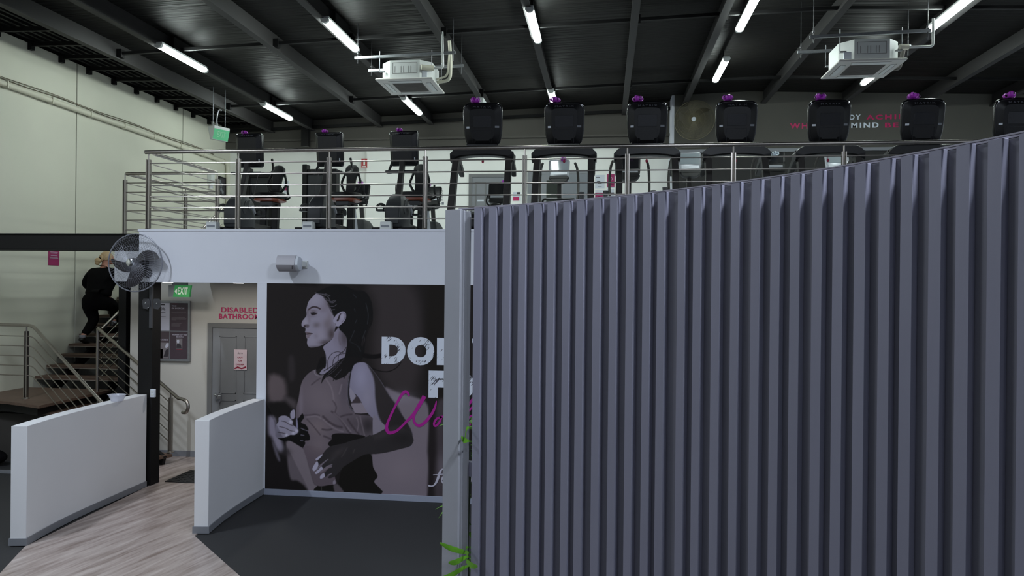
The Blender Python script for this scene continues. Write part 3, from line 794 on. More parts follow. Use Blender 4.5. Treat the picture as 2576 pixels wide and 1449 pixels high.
c1 = [atZ(*p, 6.02) for p in ((945, 200), (1085, 198), (1120, 237), (985, 241))]
c1 = sum(c1, Vector())/4
cassette('white cassette air conditioner hung from struts left of centre, above the treadmills', tuple(c1), False)
c2 = [atZ(*p, 6.02) for p in ((2113, 155), (2283, 148), (2222, 195), (2065, 202))]
c2 = sum(c2, Vector())/4
cassette('white cassette air conditioner hung at the right, over the slogan wall', tuple(c2), True)

# ================================================================== PRINTED MURAL (flat print on the wall, painted into the panel's vertices)
def build_mural():
    X0, X1, Z0, Z1 = -4.33, -1.55, 0.078, 2.73
    NX, NZ = 470, 450
    gx, gz = np.meshgrid(np.linspace(X0, X1, NX), np.linspace(Z0, Z1, NZ))
    fw = -(-_s*gx + _c*YF)*-1; r = _c*gx + _s*YF
    u = r/fw*FOC; v = -(gz - HC)/fw*FOC
    px = 1288 + u - v*ROLL; py = 724.5 + v + u*ROLL        # design coordinates of the artwork
    img = np.empty((NZ, NX, 3)); img[:] = (33, 31, 34)
    FR = {'c': (660, 700, 2.5875), 'H': (740, 710, 6.586), 'T': (680, 900, 5.175), 'A': (860, 880, 3.918), 'L': (665, 1100, 8.732)}
    def pts(fr, P):
        ox, oy, k = FR[fr]; return np.array([(ox + a/k, oy + b/k) for a, b in P], float)
    def curve(P, n, closed=True):
        m = len(P); out = []
        for i in range(m if closed else m-1):
            if closed: a, b, c, d = P[i-1], P[i], P[(i+1) % m], P[(i+2) % m]
            else: a, b, c, d = P[max(i-1, 0)], P[i], P[i+1], P[min(i+2, m-1)]
            for k in range(n):
                t = k/n; out.append(0.5*(2*b + (c-a)*t + (2*a-5*b+4*c-d)*t*t + (3*b-a-3*c+d)*t**3))
        if not closed: out.append(P[-1])
        return np.array(out)
    def dist(P, closed, sl):
        X, Y = px[sl], py[sl]; best = np.full(X.shape, 1e9); ins = np.zeros(X.shape, bool); m = len(P)
        for i in range(m if closed else m-1):
            a, b = P[i], P[(i+1) % m]; e = b - a; L = e @ e + 1e-12
            t = np.clip(((X-a[0])*e[0] + (Y-a[1])*e[1])/L, 0, 1)
            best = np.minimum(best, (X-a[0]-t*e[0])**2 + (Y-a[1]-t*e[1])**2)
            if closed:
                c = ((a[1] > Y) != (b[1] > Y)); ins ^= c & (X < (b[0]-a[0])*(Y-a[1])/(b[1]-a[1]+1e-12) + a[0])
        return np.sqrt(best), ins
    def window(P, pad):
        lo, hi = P.min(0) - pad, P.max(0) + pad
        mk = (px >= lo[0]) & (px <= hi[0]) & (py >= lo[1]) & (py <= hi[1])
        rr, cc = np.where(mk.any(1))[0], np.where(mk.any(0))[0]
        if len(rr) == 0 or len(cc) == 0: return None
        return (slice(rr[0], rr[-1]+1), slice(cc[0], cc[-1]+1))
    def fill(fr, P, col, soft=0.8, n=3, op=1.0, clip=None):
        P = pts(fr, P); Q = curve(P, n) if n > 1 else P
        sl = window(Q, soft*2 + 1)
        if sl is None: return
        d, ins = dist(Q, True, sl); sd = np.where(ins, d, -d)
        a = np.clip(0.5 + sd/(2*soft), 0, 1); a = a*a*(3-2*a)*op
        if clip is not None: a = a*clip[sl]
        img[sl] = img[sl]*(1-a[..., None]) + np.array(col, float)*a[..., None]
    def mask(fr, P, soft=1.0, n=3):
        P = pts(fr, P); Q = curve(P, n); out = np.zeros(px.shape); sl = window(Q, 3)
        d, ins = dist(Q, True, sl); sd = np.where(ins, d, -d); out[sl] = np.clip(0.5 + sd/(2*soft), 0, 1); return out
    def stroke(fr, P, col, wd, soft=0.7, op=1.0, clip=None):
        P = pts(fr, P); Q = curve(P, 4, False); sl = window(Q, wd + soft*2 + 1)
        if sl is None: return
        d, _ = dist(Q, False, sl); a = np.clip(0.5 + (wd/2 - d)/(2*soft), 0, 1)*op
        if clip is not None: a = a*clip[sl]
        img[sl] = img[sl]*(1-a[..., None]) + np.array(col, float)*a[..., None]
    def glow(fr, c, rx, ry, col, op=0.6, clip=None, rot=0.0):
        ox, oy, k = FR[fr]; cx, cy = ox + c[0]/k, oy + c[1]/k; rx, ry = rx/k, ry/k
        dx, dy = px - cx, py - cy; ca, sa = math.cos(rot), math.sin(rot)
        a = op*np.exp(-(((dx*ca + dy*sa)/rx)**2 + ((-dx*sa + dy*ca)/ry)**2))
        if clip is not None: a = a*clip
        img[:] = img*(1-a[..., None]) + np.array(col, float)*a[..., None]
    # ---- out-of-focus background
    fill('c', [(690, 30), (960, 30), (1040, 300), (1000, 720), (820, 720), (720, 480), (740, 200)], (50, 46, 51), 22)
    fill('c', [(1080, 20), (1230, 20), (1230, 760), (1080, 700)], (30, 28, 29), 14)
    fill('T', [(-10, 230), (180, 280), (195, 540), (-10, 560)], (80, 72, 80), 9)
    fill('T', [(240, 0), (310, 0), (320, 260), (250, 280)], (44, 41, 46), 7)
    fill('T', [(-10, 585), (330, 600), (330, 740), (-10, 740)], (28, 27, 29), 6)
    fill('T', [(190, 500), (330, 560), (330, 680), (200, 560)], (62, 57, 64), 7)
    fill('T', [(-20, 770), (60, 790), (90, 960), (150, 1080), (180, 1190), (140, 1230), (80, 1180), (20, 1040), (-20, 980)], (132, 127, 152), 7)
    fill('T', [(30, 1100), (80, 1180), (130, 1330), (100, 1330), (50, 1200)], (92, 88, 106), 4)
    fill('L', [(480, 120), (620, 60), (870, 250), (960, 520), (1090, 990), (1170, 1065), (1172, 1260), (1000, 1220), (880, 1060), (720, 950), (590, 930), (530, 700), (500, 420)], (98, 91, 104), 4)
    glow('L', (470, 330), 110, 90, (52, 49, 55), .8)
    fill('A', [(420, 380), (560, 425), (760, 480), (830, 520), (862, 640), (845, 1000), (838, 1470), (340, 1470), (300, 1000), (600, 700)], (100, 93, 108), 5)
    glow('A', (600, 1180), 200, 160, (112, 103, 118), .5)
    glow('A', (560, 470), 160, 60, (112, 107, 126), .6)
    fill('A', [(862, 480), (925, 490), (915, 1470), (845, 1470), (868, 900)], (34, 31, 35), 5)
    fill('A', [(930, 560), (1010, 480), (1100, 560), (1100, 1470), (920, 1470), (935, 1000)], (58, 53, 61), 8)
    glow('A', (985, 1150), 45, 130, (100, 95, 110), .6)
    # ---- lower body, tank top
    fill('L', [(1175, 1060), (1480, 1040), (1620, 1020), (1700, 700), (1960, 350), (2330, 360), (2390, 650), (2490, 850), (2420, 950), (2430, 1010), (2540, 1270), (1172, 1270)], (26, 25, 26), .8)
    fill('L', [(1520, 1060), (1620, 1030), (1760, 1240), (1580, 1240)], (74, 68, 78), 2.5)
    stroke('L', [(1255, 1080), (1262, 1230)], (60, 58, 60), 1.5)
    tank = [(590, 150), (500, 200), (425, 290), (392, 390), (372, 520), (345, 630), (330, 760), (345, 900), (360, 1050), (430, 1170), (480, 1310), (530, 1450), (640, 1470), (900, 1450), (1240, 1040), (1335, 1010),
            (1345, 900), (1340, 760), (1180, 742), (1100, 715), (1035, 650), (1008, 560), (1003, 400), (1018, 250), (1055, 120), (1115, 45), (1180, 0), (1000, 0), (760, 180), (690, 225), (640, 225), (600, 190)]
    fill('T', tank, (84, 77, 90), .8)
    fill('L', [(870, 260), (1000, 180), (1300, 300), (1560, 900), (1565, 1022), (1400, 1050), (1280, 1072), (1170, 1062), (1090, 990), (960, 540)], (80, 72, 84), .9)
    tk = mask('T', tank)
    glow('T', (640, 480), 260, 200, (96, 88, 101), .8, tk); glow('T', (720, 620), 200, 120, (98, 90, 103), .7, tk)
    glow('T', (620, 900), 160, 120, (104, 94, 104), .7, tk); glow('T', (640, 1130), 140, 130, (100, 91, 102), .7)
    glow('T', (400, 620), 30, 220, (110, 103, 122), .5, tk); glow('T', (960, 430), 60, 220, (72, 66, 80), .6, tk)
    glow('T', (1270, 880), 100, 120, (44, 41, 47), .9, tk); glow('T', (1100, 850), 120, 90, (66, 60, 70), .6, tk)
    for P, wd in (([(430, 748), (520, 745), (580, 738), (640, 748)], 3), ([(690, 765), (760, 830), (850, 885), (930, 905)], 7), ([(800, 700), (880, 760), (960, 860), (1010, 950), (1060, 1000)], 5),
                  ([(920, 765), (980, 745), (1060, 735)], 5), ([(480, 800), (560, 890), (650, 1000)], 3), ([(1010, 800), (1060, 880), (1150, 990)], 6), ([(540, 350), (600, 300), (650, 270)], 3), ([(680, 930), (740, 940), (800, 930)], 5),
                  ([(820, 560), (860, 640), (840, 720)], 3), ([(700, 1020), (800, 1060)], 5)):
        stroke('T', P, (54, 48, 57), wd*.8, 1.8, .75, tk)
    for P, wd in (([(690, 800), (770, 870), (860, 930), (950, 960)], 4), ([(830, 720), (920, 800), (1000, 900), (1050, 960)], 4), ([(1125, 780), (1150, 860), (1130, 950)], 3), ([(1170, 760), (1190, 850), (1230, 1020)], 3), ([(480, 770), (600, 760), (660, 790)], 4),
                  ([(730, 280), (800, 400), (830, 560)], 4), ([(900, 470), (930, 350)], 4)):
        stroke('T', P, (116, 107, 122), wd*.7, 1.8, .6, tk)
    stroke('T', [(575, 165), (580, 205), (620, 232), (690, 232)], (106, 100, 116), 2.4, .7)
    stroke('T', [(1180, 5), (1110, 60), (1055, 140), (1022, 270), (1008, 420), (1014, 560), (1045, 650), (1105, 712)], (106, 103, 126), 1.6, .8, .8)
    stroke('T', [(1140, 60), (1070, 150), (1035, 270), (1022, 420), (1026, 540), (1060, 640)], (34, 31, 36), 3, .8)
    stroke('T', [(1110, 728), (1220, 738), (1330, 752)], (40, 36, 42), 2.5, .8)
    # ---- neck and chest
    neck = [(670, 800), (700, 742), (800, 780), (862, 900), (882, 1010), (862, 1100), (842, 1250), (780, 1330), (640, 1440), (520, 1500), (440, 1500), (470, 1440), (525, 1400), (525, 1200), (482, 1090), (500, 1050), (600, 970), (655, 900)]
    fill('H', neck, (116, 112, 137), .7)
    nk = mask('H', neck)
    glow('H', (840, 900), 90, 220, (60, 54, 62), .8, nk); glow('H', (680, 900), 40, 120, (96, 90, 108), .4, nk)
    stroke('H', [(760, 830), (745, 930), (770, 1030)], (86, 78, 92), 4, 2, .6, nk)
    fill('T', [(725, 60), (725, 120), (665, 170), (642, 208), (700, 214), (760, 170), (860, 90), (960, 0), (740, 0)], (112, 108, 132), .8)
    fill('T', [(655, 0), (722, 0), (720, 100), (650, 140), (600, 160), (610, 120)], (26, 25, 28), 1.5)
    # ---- hair mass
    fill('H', [(330, 185), (420, 140), (600, 62), (800, 40), (1000, 130), (1150, 140), (1250, 250), (1300, 420), (1300, 650), (1230, 800), (1185, 950), (1160, 1200), (1110, 1290), (1010, 1350), (960, 1470), (780, 1470), (850, 1200), (880, 1010), (850, 880), (735, 742), (862, 560), (800, 480), (700, 520), (640, 530), (600, 400), (540, 300), (400, 195)], (25, 25, 28), .9)
    fill('H', [(1120, 1010), (1145, 920), (1170, 900), (1170, 980), (1130, 1060)], (48, 44, 50), 1)
    fill('T', [(950, 0), (1185, 0), (1110, 50), (1060, 100), (1015, 200), (960, 250), (900, 272), (850, 290), (780, 240), (720, 262), (668, 318), (700, 220), (790, 150), (870, 80)], (27, 26, 29), .9)
    for P in ([(880, 60), (760, 180), (664, 330)], [(930, 120), (850, 230), (820, 300)], [(980, 150), (930, 240), (880, 280)], [(700, 170), (800, 110), (900, 30)], [(1010, 180), (960, 270)]):
        stroke('T', P, (30, 28, 32), 1.6, .7)
    for P in ([(760, 200), (860, 110), (960, 20)], [(720, 250), (830, 170), (930, 60)], [(840, 250), (930, 150)]):
        stroke('T', P, (92, 88, 106), .8, .6, .7)
    for P in ([(560, 1440), (560, 1300), (620, 1190), (720, 1150), (800, 1165), (860, 1080)], [(640, 1380), (660, 1270), (740, 1200), (840, 1180)], [(730, 1300), (740, 1210), (800, 1150)]):
        stroke('H', P, (36, 32, 38), 1.3, .6)
    # wind-blown strands
    fill('c', [(655, 488), (720, 496), (790, 488), (790, 512), (720, 524), (655, 514)], (24, 23, 26), .9)
    for P, wd in (([(640, 540), (690, 572), (760, 602), (820, 606), (870, 585), (905, 545)], 2.2), ([(650, 556), (720, 590), (800, 610), (850, 598)], 1.6), ([(690, 560), (640, 575)], 1.2)):
        stroke('c', P, (26, 25, 28), wd, .7)
    stroke('c', [(655, 440), (662, 380), (690, 330), (712, 250)], (28, 27, 30), 3, .8)
    for P in ([(1188, 350), (1215, 450), (1228, 560), (1215, 690)], [(1185, 800), (1160, 860), (1135, 930)], [(1000, 800), (965, 880), (925, 970)], [(1000, 440), (1010, 480)], [(1040, 620), (1010, 680)], [(980, 200), (1030, 250)]):
        stroke('H', P, (66, 70, 84), 1.0, 1.1, .6)
    for P in ([(1070, 1060), (1100, 1150)], [(930, 990), (1030, 1040), (1110, 1140)]): stroke('H', P, (52, 54, 64), 1.0, 1.0, .6)
    # ---- face
    face = [(360, 190), (300, 250), (240, 320), (215, 400), (200, 470), (208, 540), (180, 590), (140, 640), (122, 695), (135, 733), (185, 750), (190, 790), (183, 825), (202, 850), (195, 885), (210, 925), (222, 950), (214, 1000), (232, 1056), (275, 1082), (350, 1075), (440, 1052), (520, 1010), (600, 960), (655, 895), (675, 800), (705, 740), (660, 640), (655, 560), (615, 450), (575, 370), (530, 300), (460, 225), (400, 195)]
    fill('H', face, (118, 114, 137), .6)
    fk = mask('H', face, .8)
    glow('H', (340, 290), 120, 90, (132, 128, 150), .5, fk); glow('H', (330, 950), 110, 90, (130, 125, 148), .5, fk); glow('H', (190, 660), 50, 70, (134, 130, 152), .6, fk)
    glow('H', (500, 760), 110, 160, (112, 106, 126), .5, fk); glow('H', (620, 860), 70, 130, (62, 55, 62), .9, fk); glow('H', (520, 1000), 110, 50, (62, 55, 64), .85, fk)
    glow('H', (380, 1080), 160, 26, (66, 60, 70), .8, fk); glow('H', (375, 710), 60, 45, (84, 77, 88), .75, fk); glow('H', (545, 690), 60, 90, (92, 84, 96), .6, fk); glow('H', (480, 450), 60, 60, (100, 92, 108), .5, fk)
    glow('H', (300, 560), 70, 26, (96, 90, 106), .6, fk); glow('H', (370, 890), 40, 40, (98, 92, 108), .5, fk)
    fill('H', [(185, 700), (240, 700), (250, 730), (230, 752), (190, 745), (165, 722)], (72, 65, 76), 2, op=.85)
    fill('H', [(160, 715), (195, 722), (190, 740), (165, 738)], (44, 38, 44), 1)
    stroke('H', [(238, 456), (256, 440), (310, 410), (370, 412), (430, 440)], (46, 38, 44), 3.6, .8)
    stroke('H', [(236, 456), (270, 430)], (62, 52, 60), 2.4, .8)
    fill('H', [(272, 510), (300, 500), (335, 496), (388, 520), (335, 540), (296, 544)], (36, 32, 37), .8); glow('H', (318, 470), 70, 22, (88, 80, 94), .7, fk); glow('H', (225, 500), 30, 60, (86, 79, 92), .6, fk); glow('H', (250, 620), 26, 80, (100, 93, 108), .5, fk)
    glow('H', (590, 600), 50, 130, (100, 92, 106), .6, fk); glow('H', (430, 860), 60, 120, (126, 121, 143), .5, fk); glow('H', (560, 330), 60, 110, (86, 79, 92), .7, fk)
    stroke('H', [(270, 505), (320, 478), (385, 500)], (84, 76, 90), 1.4, .8, .8)
    stroke('H', [(300, 548), (340, 545), (380, 526)], (90, 84, 98), 1.0, .7, .8)
    fill('H', [(190, 826), (230, 826), (305, 850), (260, 868), (215, 875), (200, 850)], (88, 78, 90), 1.0)
    fill('H', [(205, 880), (260, 866), (290, 860), (250, 905), (215, 925), (200, 905)], (104, 95, 110), 1.0)
    stroke('H', [(204, 862), (240, 854), (302, 852)], (40, 34, 40), 2.0, .7)
    stroke('H', [(215, 930), (250, 912)], (86, 78, 92), 1.2, .8, .8)
    for P in ([(380, 200), (470, 230), (560, 300)], [(470, 200), (560, 240), (590, 300)], [(520, 190), (600, 230)], [(560, 300), (620, 320), (670, 300)], [(590, 330), (650, 340), (690, 300)], [(610, 400), (660, 400), (700, 370)], [(620, 460), (670, 450)], [(350, 170), (420, 190), (520, 200)]):
        stroke('H', P, (96, 92, 110), 1.3, .8, .85)
    for P in ([(500, 260), (560, 330), (600, 420)], [(560, 360), (610, 470), (650, 540)]): stroke('H', P, (44, 40, 46), 2.0, 1.2, .8)
    fill('H', [(700, 540), (740, 510), (800, 482), (848, 500), (862, 560), (845, 630), (790, 690), (730, 738), (700, 730), (690, 690), (650, 655), (660, 600)], (126, 122, 148), .6)
    fill('H', [(785, 512), (765, 555), (752, 600), (735, 640), (715, 648), (706, 632), (728, 590), (745, 545), (765, 520)], (44, 38, 44), .9)
    stroke('H', [(770, 520), (830, 512), (845, 560), (825, 625), (790, 660)], (74, 67, 82), 1.4, .8, .8)
    glow('H', (795, 570), 26, 40, (140, 138, 164), .6)
    fill('H', [(690, 735), (735, 742), (700, 790), (672, 820)], (30, 27, 31), 1)
    # ---- near arm
    fill('T', [(1050, 600), (1100, 590), (1190, 588), (1245, 660), (1305, 712), (1120, 722), (1080, 670)], (112, 105, 122), .8)
    up = [(130, 140), (205, 122), (262, 150), (330, 230), (400, 330), (470, 450), (530, 530), (590, 630), (660, 740), (695, 815), (700, 870), (690, 930), (660, 955), (440, 900), (440, 770), (340, 700), (270, 640), (230, 580), (190, 510), (140, 440), (95, 420), (78, 370), (85, 280), (100, 200)]
    fill('A', up, (108, 105, 130), .7)
    uk = mask('A', up)
    glow('A', (190, 270), 80, 150, (126, 124, 154), .8, uk); glow('A', (250, 480), 60, 120, (122, 118, 142), .7, uk)
    fill('A', [(250, 140), (330, 225), (400, 330), (470, 450), (530, 530), (590, 630), (660, 740), (700, 830), (690, 930), (600, 930), (440, 770), (380, 690), (350, 600), (330, 470), (325, 350), (305, 250)], (44, 41, 46), 3.2, clip=uk)
    glow('A', (560, 720), 120, 160, (36, 34, 38), .6, uk)
    fill('A', [(78, 370), (130, 440), (180, 500), (190, 520), (110, 530), (80, 470)], (120, 116, 138), .8)
    fill('T', [(1060, 585), (1100, 530), (1130, 498), (1185, 580), (1100, 592)], (56, 50, 58), 1.5)
    fill('A', [(310, 650), (370, 695), (440, 775), (330, 832), (308, 850)], (108, 103, 122), .7)
    fore = [(700, 860), (692, 930), (660, 955), (560, 982), (440, 1012), (330, 1027), (230, 1030), (100, 1100), (-60, 1200), (-120, 1180), (-60, 1000), (0, 928), (60, 908), (200, 868), (330, 830), (440, 772), (560, 740)]
    fill('A', fore, (42, 40, 45), .8)
    fo = mask('A', fore)
    glow('A', (420, 830), 220, 40, (58, 54, 60), .6, fo, -.3); glow('A', (600, 870), 120, 60, (34, 32, 36), .6, fo)
    # shadow of the arm on the top, then the hand
    fill('T', [(800, 1010), (850, 985), (1000, 985), (1150, 1000), (1240, 1030), (1060, 1080), (960, 1115), (800, 1160), (752, 1115), (800, 1060)], (26, 25, 27), 1.0)
    fill('L', [(1430, 212), (1600, 160), (1760, 130), (1900, 80), (2200, 20), (2400, 0), (2400, 330), (2000, 350), (1900, 450), (1800, 560), (1700, 700), (1560, 850), (1450, 900), (1400, 880), (1480, 790), (1330, 872), (1310, 800), (1480, 600), (1290, 705), (1200, 780), (1160, 745), (1250, 640), (1390, 480), (1190, 615), (1165, 530), (1180, 500), (1275, 380), (1340, 290)], (43, 41, 46), .7)
    glow('L', (1620, 330), 200, 70, (58, 54, 60), .6, None, -.6); glow('L', (1500, 480), 90, 30, (60, 57, 64), .5, None, -.7)
    for P in ([(1820, 230), (1760, 340), (1700, 430)], [(1990, 260), (1950, 340)]): stroke('L', P, (66, 62, 68), 2, 1.4, .7)
    for P in ([(1125, 480), (1150, 506), (1200, 480), (1272, 402), (1270, 374), (1200, 420)], [(1058, 680), (1078, 736), (1130, 722), (1190, 612), (1165, 528), (1118, 572)], [(1115, 770), (1132, 806), (1180, 792), (1285, 702), (1250, 640), (1200, 700)], [(1222, 868), (1240, 911), (1310, 882), (1332, 850), (1315, 790), (1262, 810)]):
        fill('L', P, (142, 139, 166), .6)
    for P in ([(1140, 720), (1280, 580), (1400, 485)], [(1300, 700), (1400, 630), (1488, 600)], [(1400, 830), (1480, 796)]): stroke('L', P, (100, 95, 112), 2.2, .8)
    stroke('L', [(1240, 760), (1400, 660), (1470, 640)], (96, 88, 102), 5, 1)
    fill('L', [(1515, 960), (1556, 940), (1566, 1020), (1510, 1026)], (112, 106, 124), .8)
    # ---- far hand and its shadow on the top
    fill('T', [(330, 780), (362, 790), (400, 745), (420, 722), (440, 780), (402, 842), (460, 870), (497, 930), (490, 962), (515, 1020), (510, 1072), (450, 1080), (458, 1112), (432, 1160), (410, 1166), (262, 1082), (180, 1082), (90, 1042), (160, 1030), (230, 1015), (320, 1000), (362, 955), (338, 860)], (23, 23, 25), .8)
    hand = [(110, 780), (150, 755), (205, 755), (262, 790), (292, 832), (290, 868), (330, 900), (366, 945), (356, 976), (322, 1002), (262, 1004), (232, 1020), (160, 1042), (92, 1040), (68, 1008), (70, 950), (74, 880), (108, 830)]
    fill('T', hand, (120, 117, 140), .7); fill('T', [(262, 720), (288, 680), (316, 680), (323, 722), (316, 780), (295, 797), (266, 780)], (126, 123, 148), .7)
    hk = mask('T', hand); glow('T', (130, 1010), 90, 50, (96, 92, 110), .5, hk)
    for P in ([(150, 822), (200, 835), (245, 865), (292, 882)], [(120, 895), (200, 915), (262, 948), (320, 958)], [(100, 968), (160, 978), (205, 990)]): stroke('T', P, (52, 46, 54), 1.6, .7)
    for c, r_ in (((268, 835), 22), ((343, 950), 24), ((300, 980), 20), ((212, 1003), 18)): glow('T', c, r_, r_*1.1, (158, 156, 184), .9)
    fill('T', [(336, 790), (352, 800), (364, 905), (340, 912)], (108, 106, 136), .8)
    for P in ([(400, 915), (440, 935), (485, 950)], [(400, 1003), (440, 1010)], [(395, 1078), (425, 1080)]): stroke('T', P, (98, 95, 116), 1.6, .7)
    # ---- sRGB reading under room light -> albedo
    l = img/255.0; l = np.where(l <= 0.04045, l/12.92, ((l + .055)/1.055)**2.4)
    wht = np.array([lin(180), lin(184), lin(198)])
    alb = np.clip(l/wht*0.80 - 0.004, 0.004, 0.9)
    me = bpy.data.meshes.new('mural_print'); nv = NX*NZ
    co = np.empty((nv, 3), np.float32); co[:, 0] = gx.ravel(); co[:, 1] = YF - 0.004; co[:, 2] = gz.ravel()
    i, j = np.meshgrid(np.arange(NX-1), np.arange(NZ-1)); a = (j*NX + i).ravel()
    q = np.stack([a, a+1, a+1+NX, a+NX], 1).astype(np.int32)
    me.vertices.add(nv); me.vertices.foreach_set('co', co.ravel())
    me.loops.add(q.size); me.loops.foreach_set('vertex_index', q.ravel())
    me.polygons.add(len(q)); me.polygons.foreach_set('loop_start', np.arange(0, q.size, 4, dtype=np.int32)); me.update()
    ca = me.color_attributes.new('print', 'FLOAT_COLOR', 'POINT')
    c4 = np.ones((nv, 4), np.float32); c4[:, :3] = alb.reshape(-1, 3); ca.data.foreach_set('color', c4.ravel())
    me.materials.append(M['mural'])
    o = bpy.data.objects.new('mural_print', me); COL.objects.link(o); return o
mural = thing('photo_mural', 'large dark printed wall mural of a running woman in a grey tank top', 'mural', (-2.9, YF, 0.078))
mp_ = build_mural(); mp_.parent = mural; mp_.location = (2.9, -YF, -0.078)
MB().box(-4.33, -1.55, YF - 0.0035, YF + .008, .078, 2.73).build('backing_sheet', 'plum', mural, loc=(2.9, -YF, -.078), smooth=0)
MB().box(-1.55, 3.0, YF - 0.0035, YF + .008, .078, 2.73).build('backing_sheet', 'poster_dark', mural, loc=(2.9, -YF, -.078), smooth=0)
MO = (0, YF - .0045, 0)
def mural_text(name, body, x0, x1, ytop, ybot, m, bold, **k):
    a, b = atY(x0, ybot, YF), atY(x1, ytop, YF)
    o = text(name, body, (a.x, b.x, a.z, b.z), MO, UX, UZ, m, mural, bold=bold, **k); o.location = (2.9, -YF, -.078); return o
mural_text('letter_d', 'D', 960, 1021, 848, 915, 'white_print', .075)
mural_text('letter_o', 'O', 1024, 1093, 848.5, 918, 'white_print', .075)
mural_text('letter_n', 'N', 1099, 1168, 851, 918, 'white_print', .075)
mural_text('apostrophe', "'", 1188, 1202, 852, 870, 'white_print', .06)
mural_text('letter_f', 'F', 1078, 1128, 933, 1000, 'white_print', .075)
mural_text('letter_o', 'O', 1128, 1194, 936, 1002, 'white_print', .075)
bk = [0]
def brush(P, wd, name='brush_stroke', fr=(940, 820, 4.996), m='magenta_print'):
    bk[0] += 1
    Q = [atY(fr[0] + a/fr[2], fr[1] + b/fr[2], YF) for a, b in P]
    Q = smooth_path([(q.x, q.z, 0) for q in Q], 6); n = len(Q)
    if isinstance(wd, tuple): ws = [np.interp(i/(n-1), np.linspace(0, 1, len(wd)), wd)*YF/FOC*.985/fr[2] for i in range(n)]
    else: ws = wd*YF/FOC/fr[2]
    o = ribbon([(q.x, q.y) for q in Q], ws, (0, YF - .0065, 0), UX, UZ, .001 + .0004*bk[0]).build(name, m, mural, smooth=0); o.location = (2.9, -YF, -.078); return o
brush([(448, 880), (428, 838), (395, 826), (350, 870), (285, 985), (205, 1150), (165, 1265), (182, 1330), (225, 1340), (300, 1310), (400, 1215), (500, 1110), (580, 990), (638, 880)], (22, 34, 40, 34, 30, 34, 46, 44, 34, 30, 38, 46, 52))
brush([(640, 890), (565, 1010), (512, 1110), (505, 1185), (540, 1240), (590, 1248), (665, 1190), (740, 1090), (778, 1000), (790, 940)], (50, 50, 36, 30, 36, 40, 40, 36, 26, 10))
brush([(890, 1135), (850, 1143), (795, 1165), (762, 1215), (765, 1250), (790, 1252), (830, 1205), (850, 1150), (835, 1140)], 26)
brush([(1190, 1000), (1230, 940), (1275, 880)], 30); brush([(1190, 1075), (1230, 1030), (1275, 980)], 24)
brush([(1190, 1165), (1225, 1130), (1270, 1115)], 22); brush([(1190, 1250), (1230, 1220), (1270, 1180)], 26)
fA = (860, 880, 3.918)
brush([(1015, 1180), (992, 1175), (970, 1200), (950, 1260), (925, 1315), (895, 1340), (862, 1338), (855, 1330)], (16, 12, 22, 26, 20, 12, 14, 18), 'script_letter', fA, 'ink_pale')
brush([(900, 1232), (950, 1228), (1000, 1224)], 8, 'script_letter', fA, 'ink_pale')
brush([(992, 1290), (1025, 1270), (1040, 1245), (1018, 1235), (994, 1262), (992, 1295), (1010, 1316), (1045, 1300)], (14, 10, 10, 12, 20, 20, 14, 8), 'script_letter', fA, 'ink_pale')
brush([(1245, 1290), (1260, 1265), (1285, 1250), (1270, 1300)], 12, 'script_letter', fA, 'ink_pale')

# ================================================================== THINGS ON THE GROUND LEVEL
# industrial wall fan clamped to the black column
def wire_fan(t, R, blade_tilt, n_wire, m_wire='mesh_grey', m_blade='blade', hub='chrome', blades=True, wr=.0016):
    """cage and blades about the local origin, air blown along -y"""
    ft, bk = MB(), MB()
    for k in range(n_wire):
        a = 2*PI*k/n_wire; c, s_ = math.cos(a), math.sin(a)
        ft.tube([(.05*c, -.11, .05*s_), (R*.55*c, -.105, R*.55*s_), (R*.86*c, -.075, R*.86*s_), (R*c, -.01, R*s_)], wr, 3, cap=False)
        bk.tube([(.06*c, .10, .06*s_), (R*.6*c, .10, R*.6*s_), (R*.9*c, .07, R*.9*s_), (R*c, .01, R*s_)], wr, 3, cap=False)
    ring = lambda r, y, w_: [(r*math.cos(2*PI*k/40), y, r*math.sin(2*PI*k/40)) for k in range(40)]
    for mb, y, ys in ((ft, -1, (-.11, -.105, -.075)), (bk, 1, (.10, .10, .07))):
        for r, yy in zip((.3, .55, .86), ys): mb.tube(ring(R*r, yy, 0), wr*1.2, 4, closed=True)
    ft.build('front_guard', m_wire, t)['kind'] = 'stuff'; bk.build('rear_guard', m_wire, t)['kind'] = 'stuff'
    MB().tube(ring(R, 0, 0), .0085, 8, closed=True).build('guard_rim', m_wire, t)
    MB().lathe([(.052, 0), (.05, .02), (.03, .03)], 18, Matrix.Translation((0, -.095, 0)) @ Matrix.Rotation(PI/2, 4, 'X')).build('hub_badge', hub, t)
    for k in range(3):
        a = blade_tilt[k] if isinstance(blade_tilt, list) else blade_tilt + 2*PI*k/3; rings = []
        for i in range(9):
            q = i/8; r = R*(.10 + .80*q); th = a - .75*q + .1; hw = (.04 + .05*math.sin(PI*min(1, q*.9 + .1)))*R/.37*(1 if i < 8 else .25)
            c, s_ = math.cos(th), math.sin(th); tx, tz = -s_, c
            p = Vector((r*c, 0, r*s_)); tw = .75 - .35*q
            e = Vector((tx*math.cos(tw), math.sin(tw), tz*math.cos(tw)))*hw; n_ = Vector((0, .003, 0))
            rings.append([p - e - n_, p + e - n_, p + e + n_, p - e + n_])
        MB().loft(rings).build('blade', m_blade, t)
    MB().lathe([(.05, -.02), (.06, 0), (.06, .05), (.03, .06)], 16, Matrix.Rotation(PI/2, 4, 'X') @ Matrix.Translation((0, 0, -.01))).build('hub', m_blade, t)
fp = atY(340, 661, 9.16)
fan = thing('wall_fan', 'big grey wire industrial fan clamped to the black column by the stairs', 'fan', fp)
wire_fan(fan, .375, [math.radians(a) for a in (48, 212, 290)], 60, wr=.0012)
R_ = Matrix.Rotation(PI/2, 4, 'X')
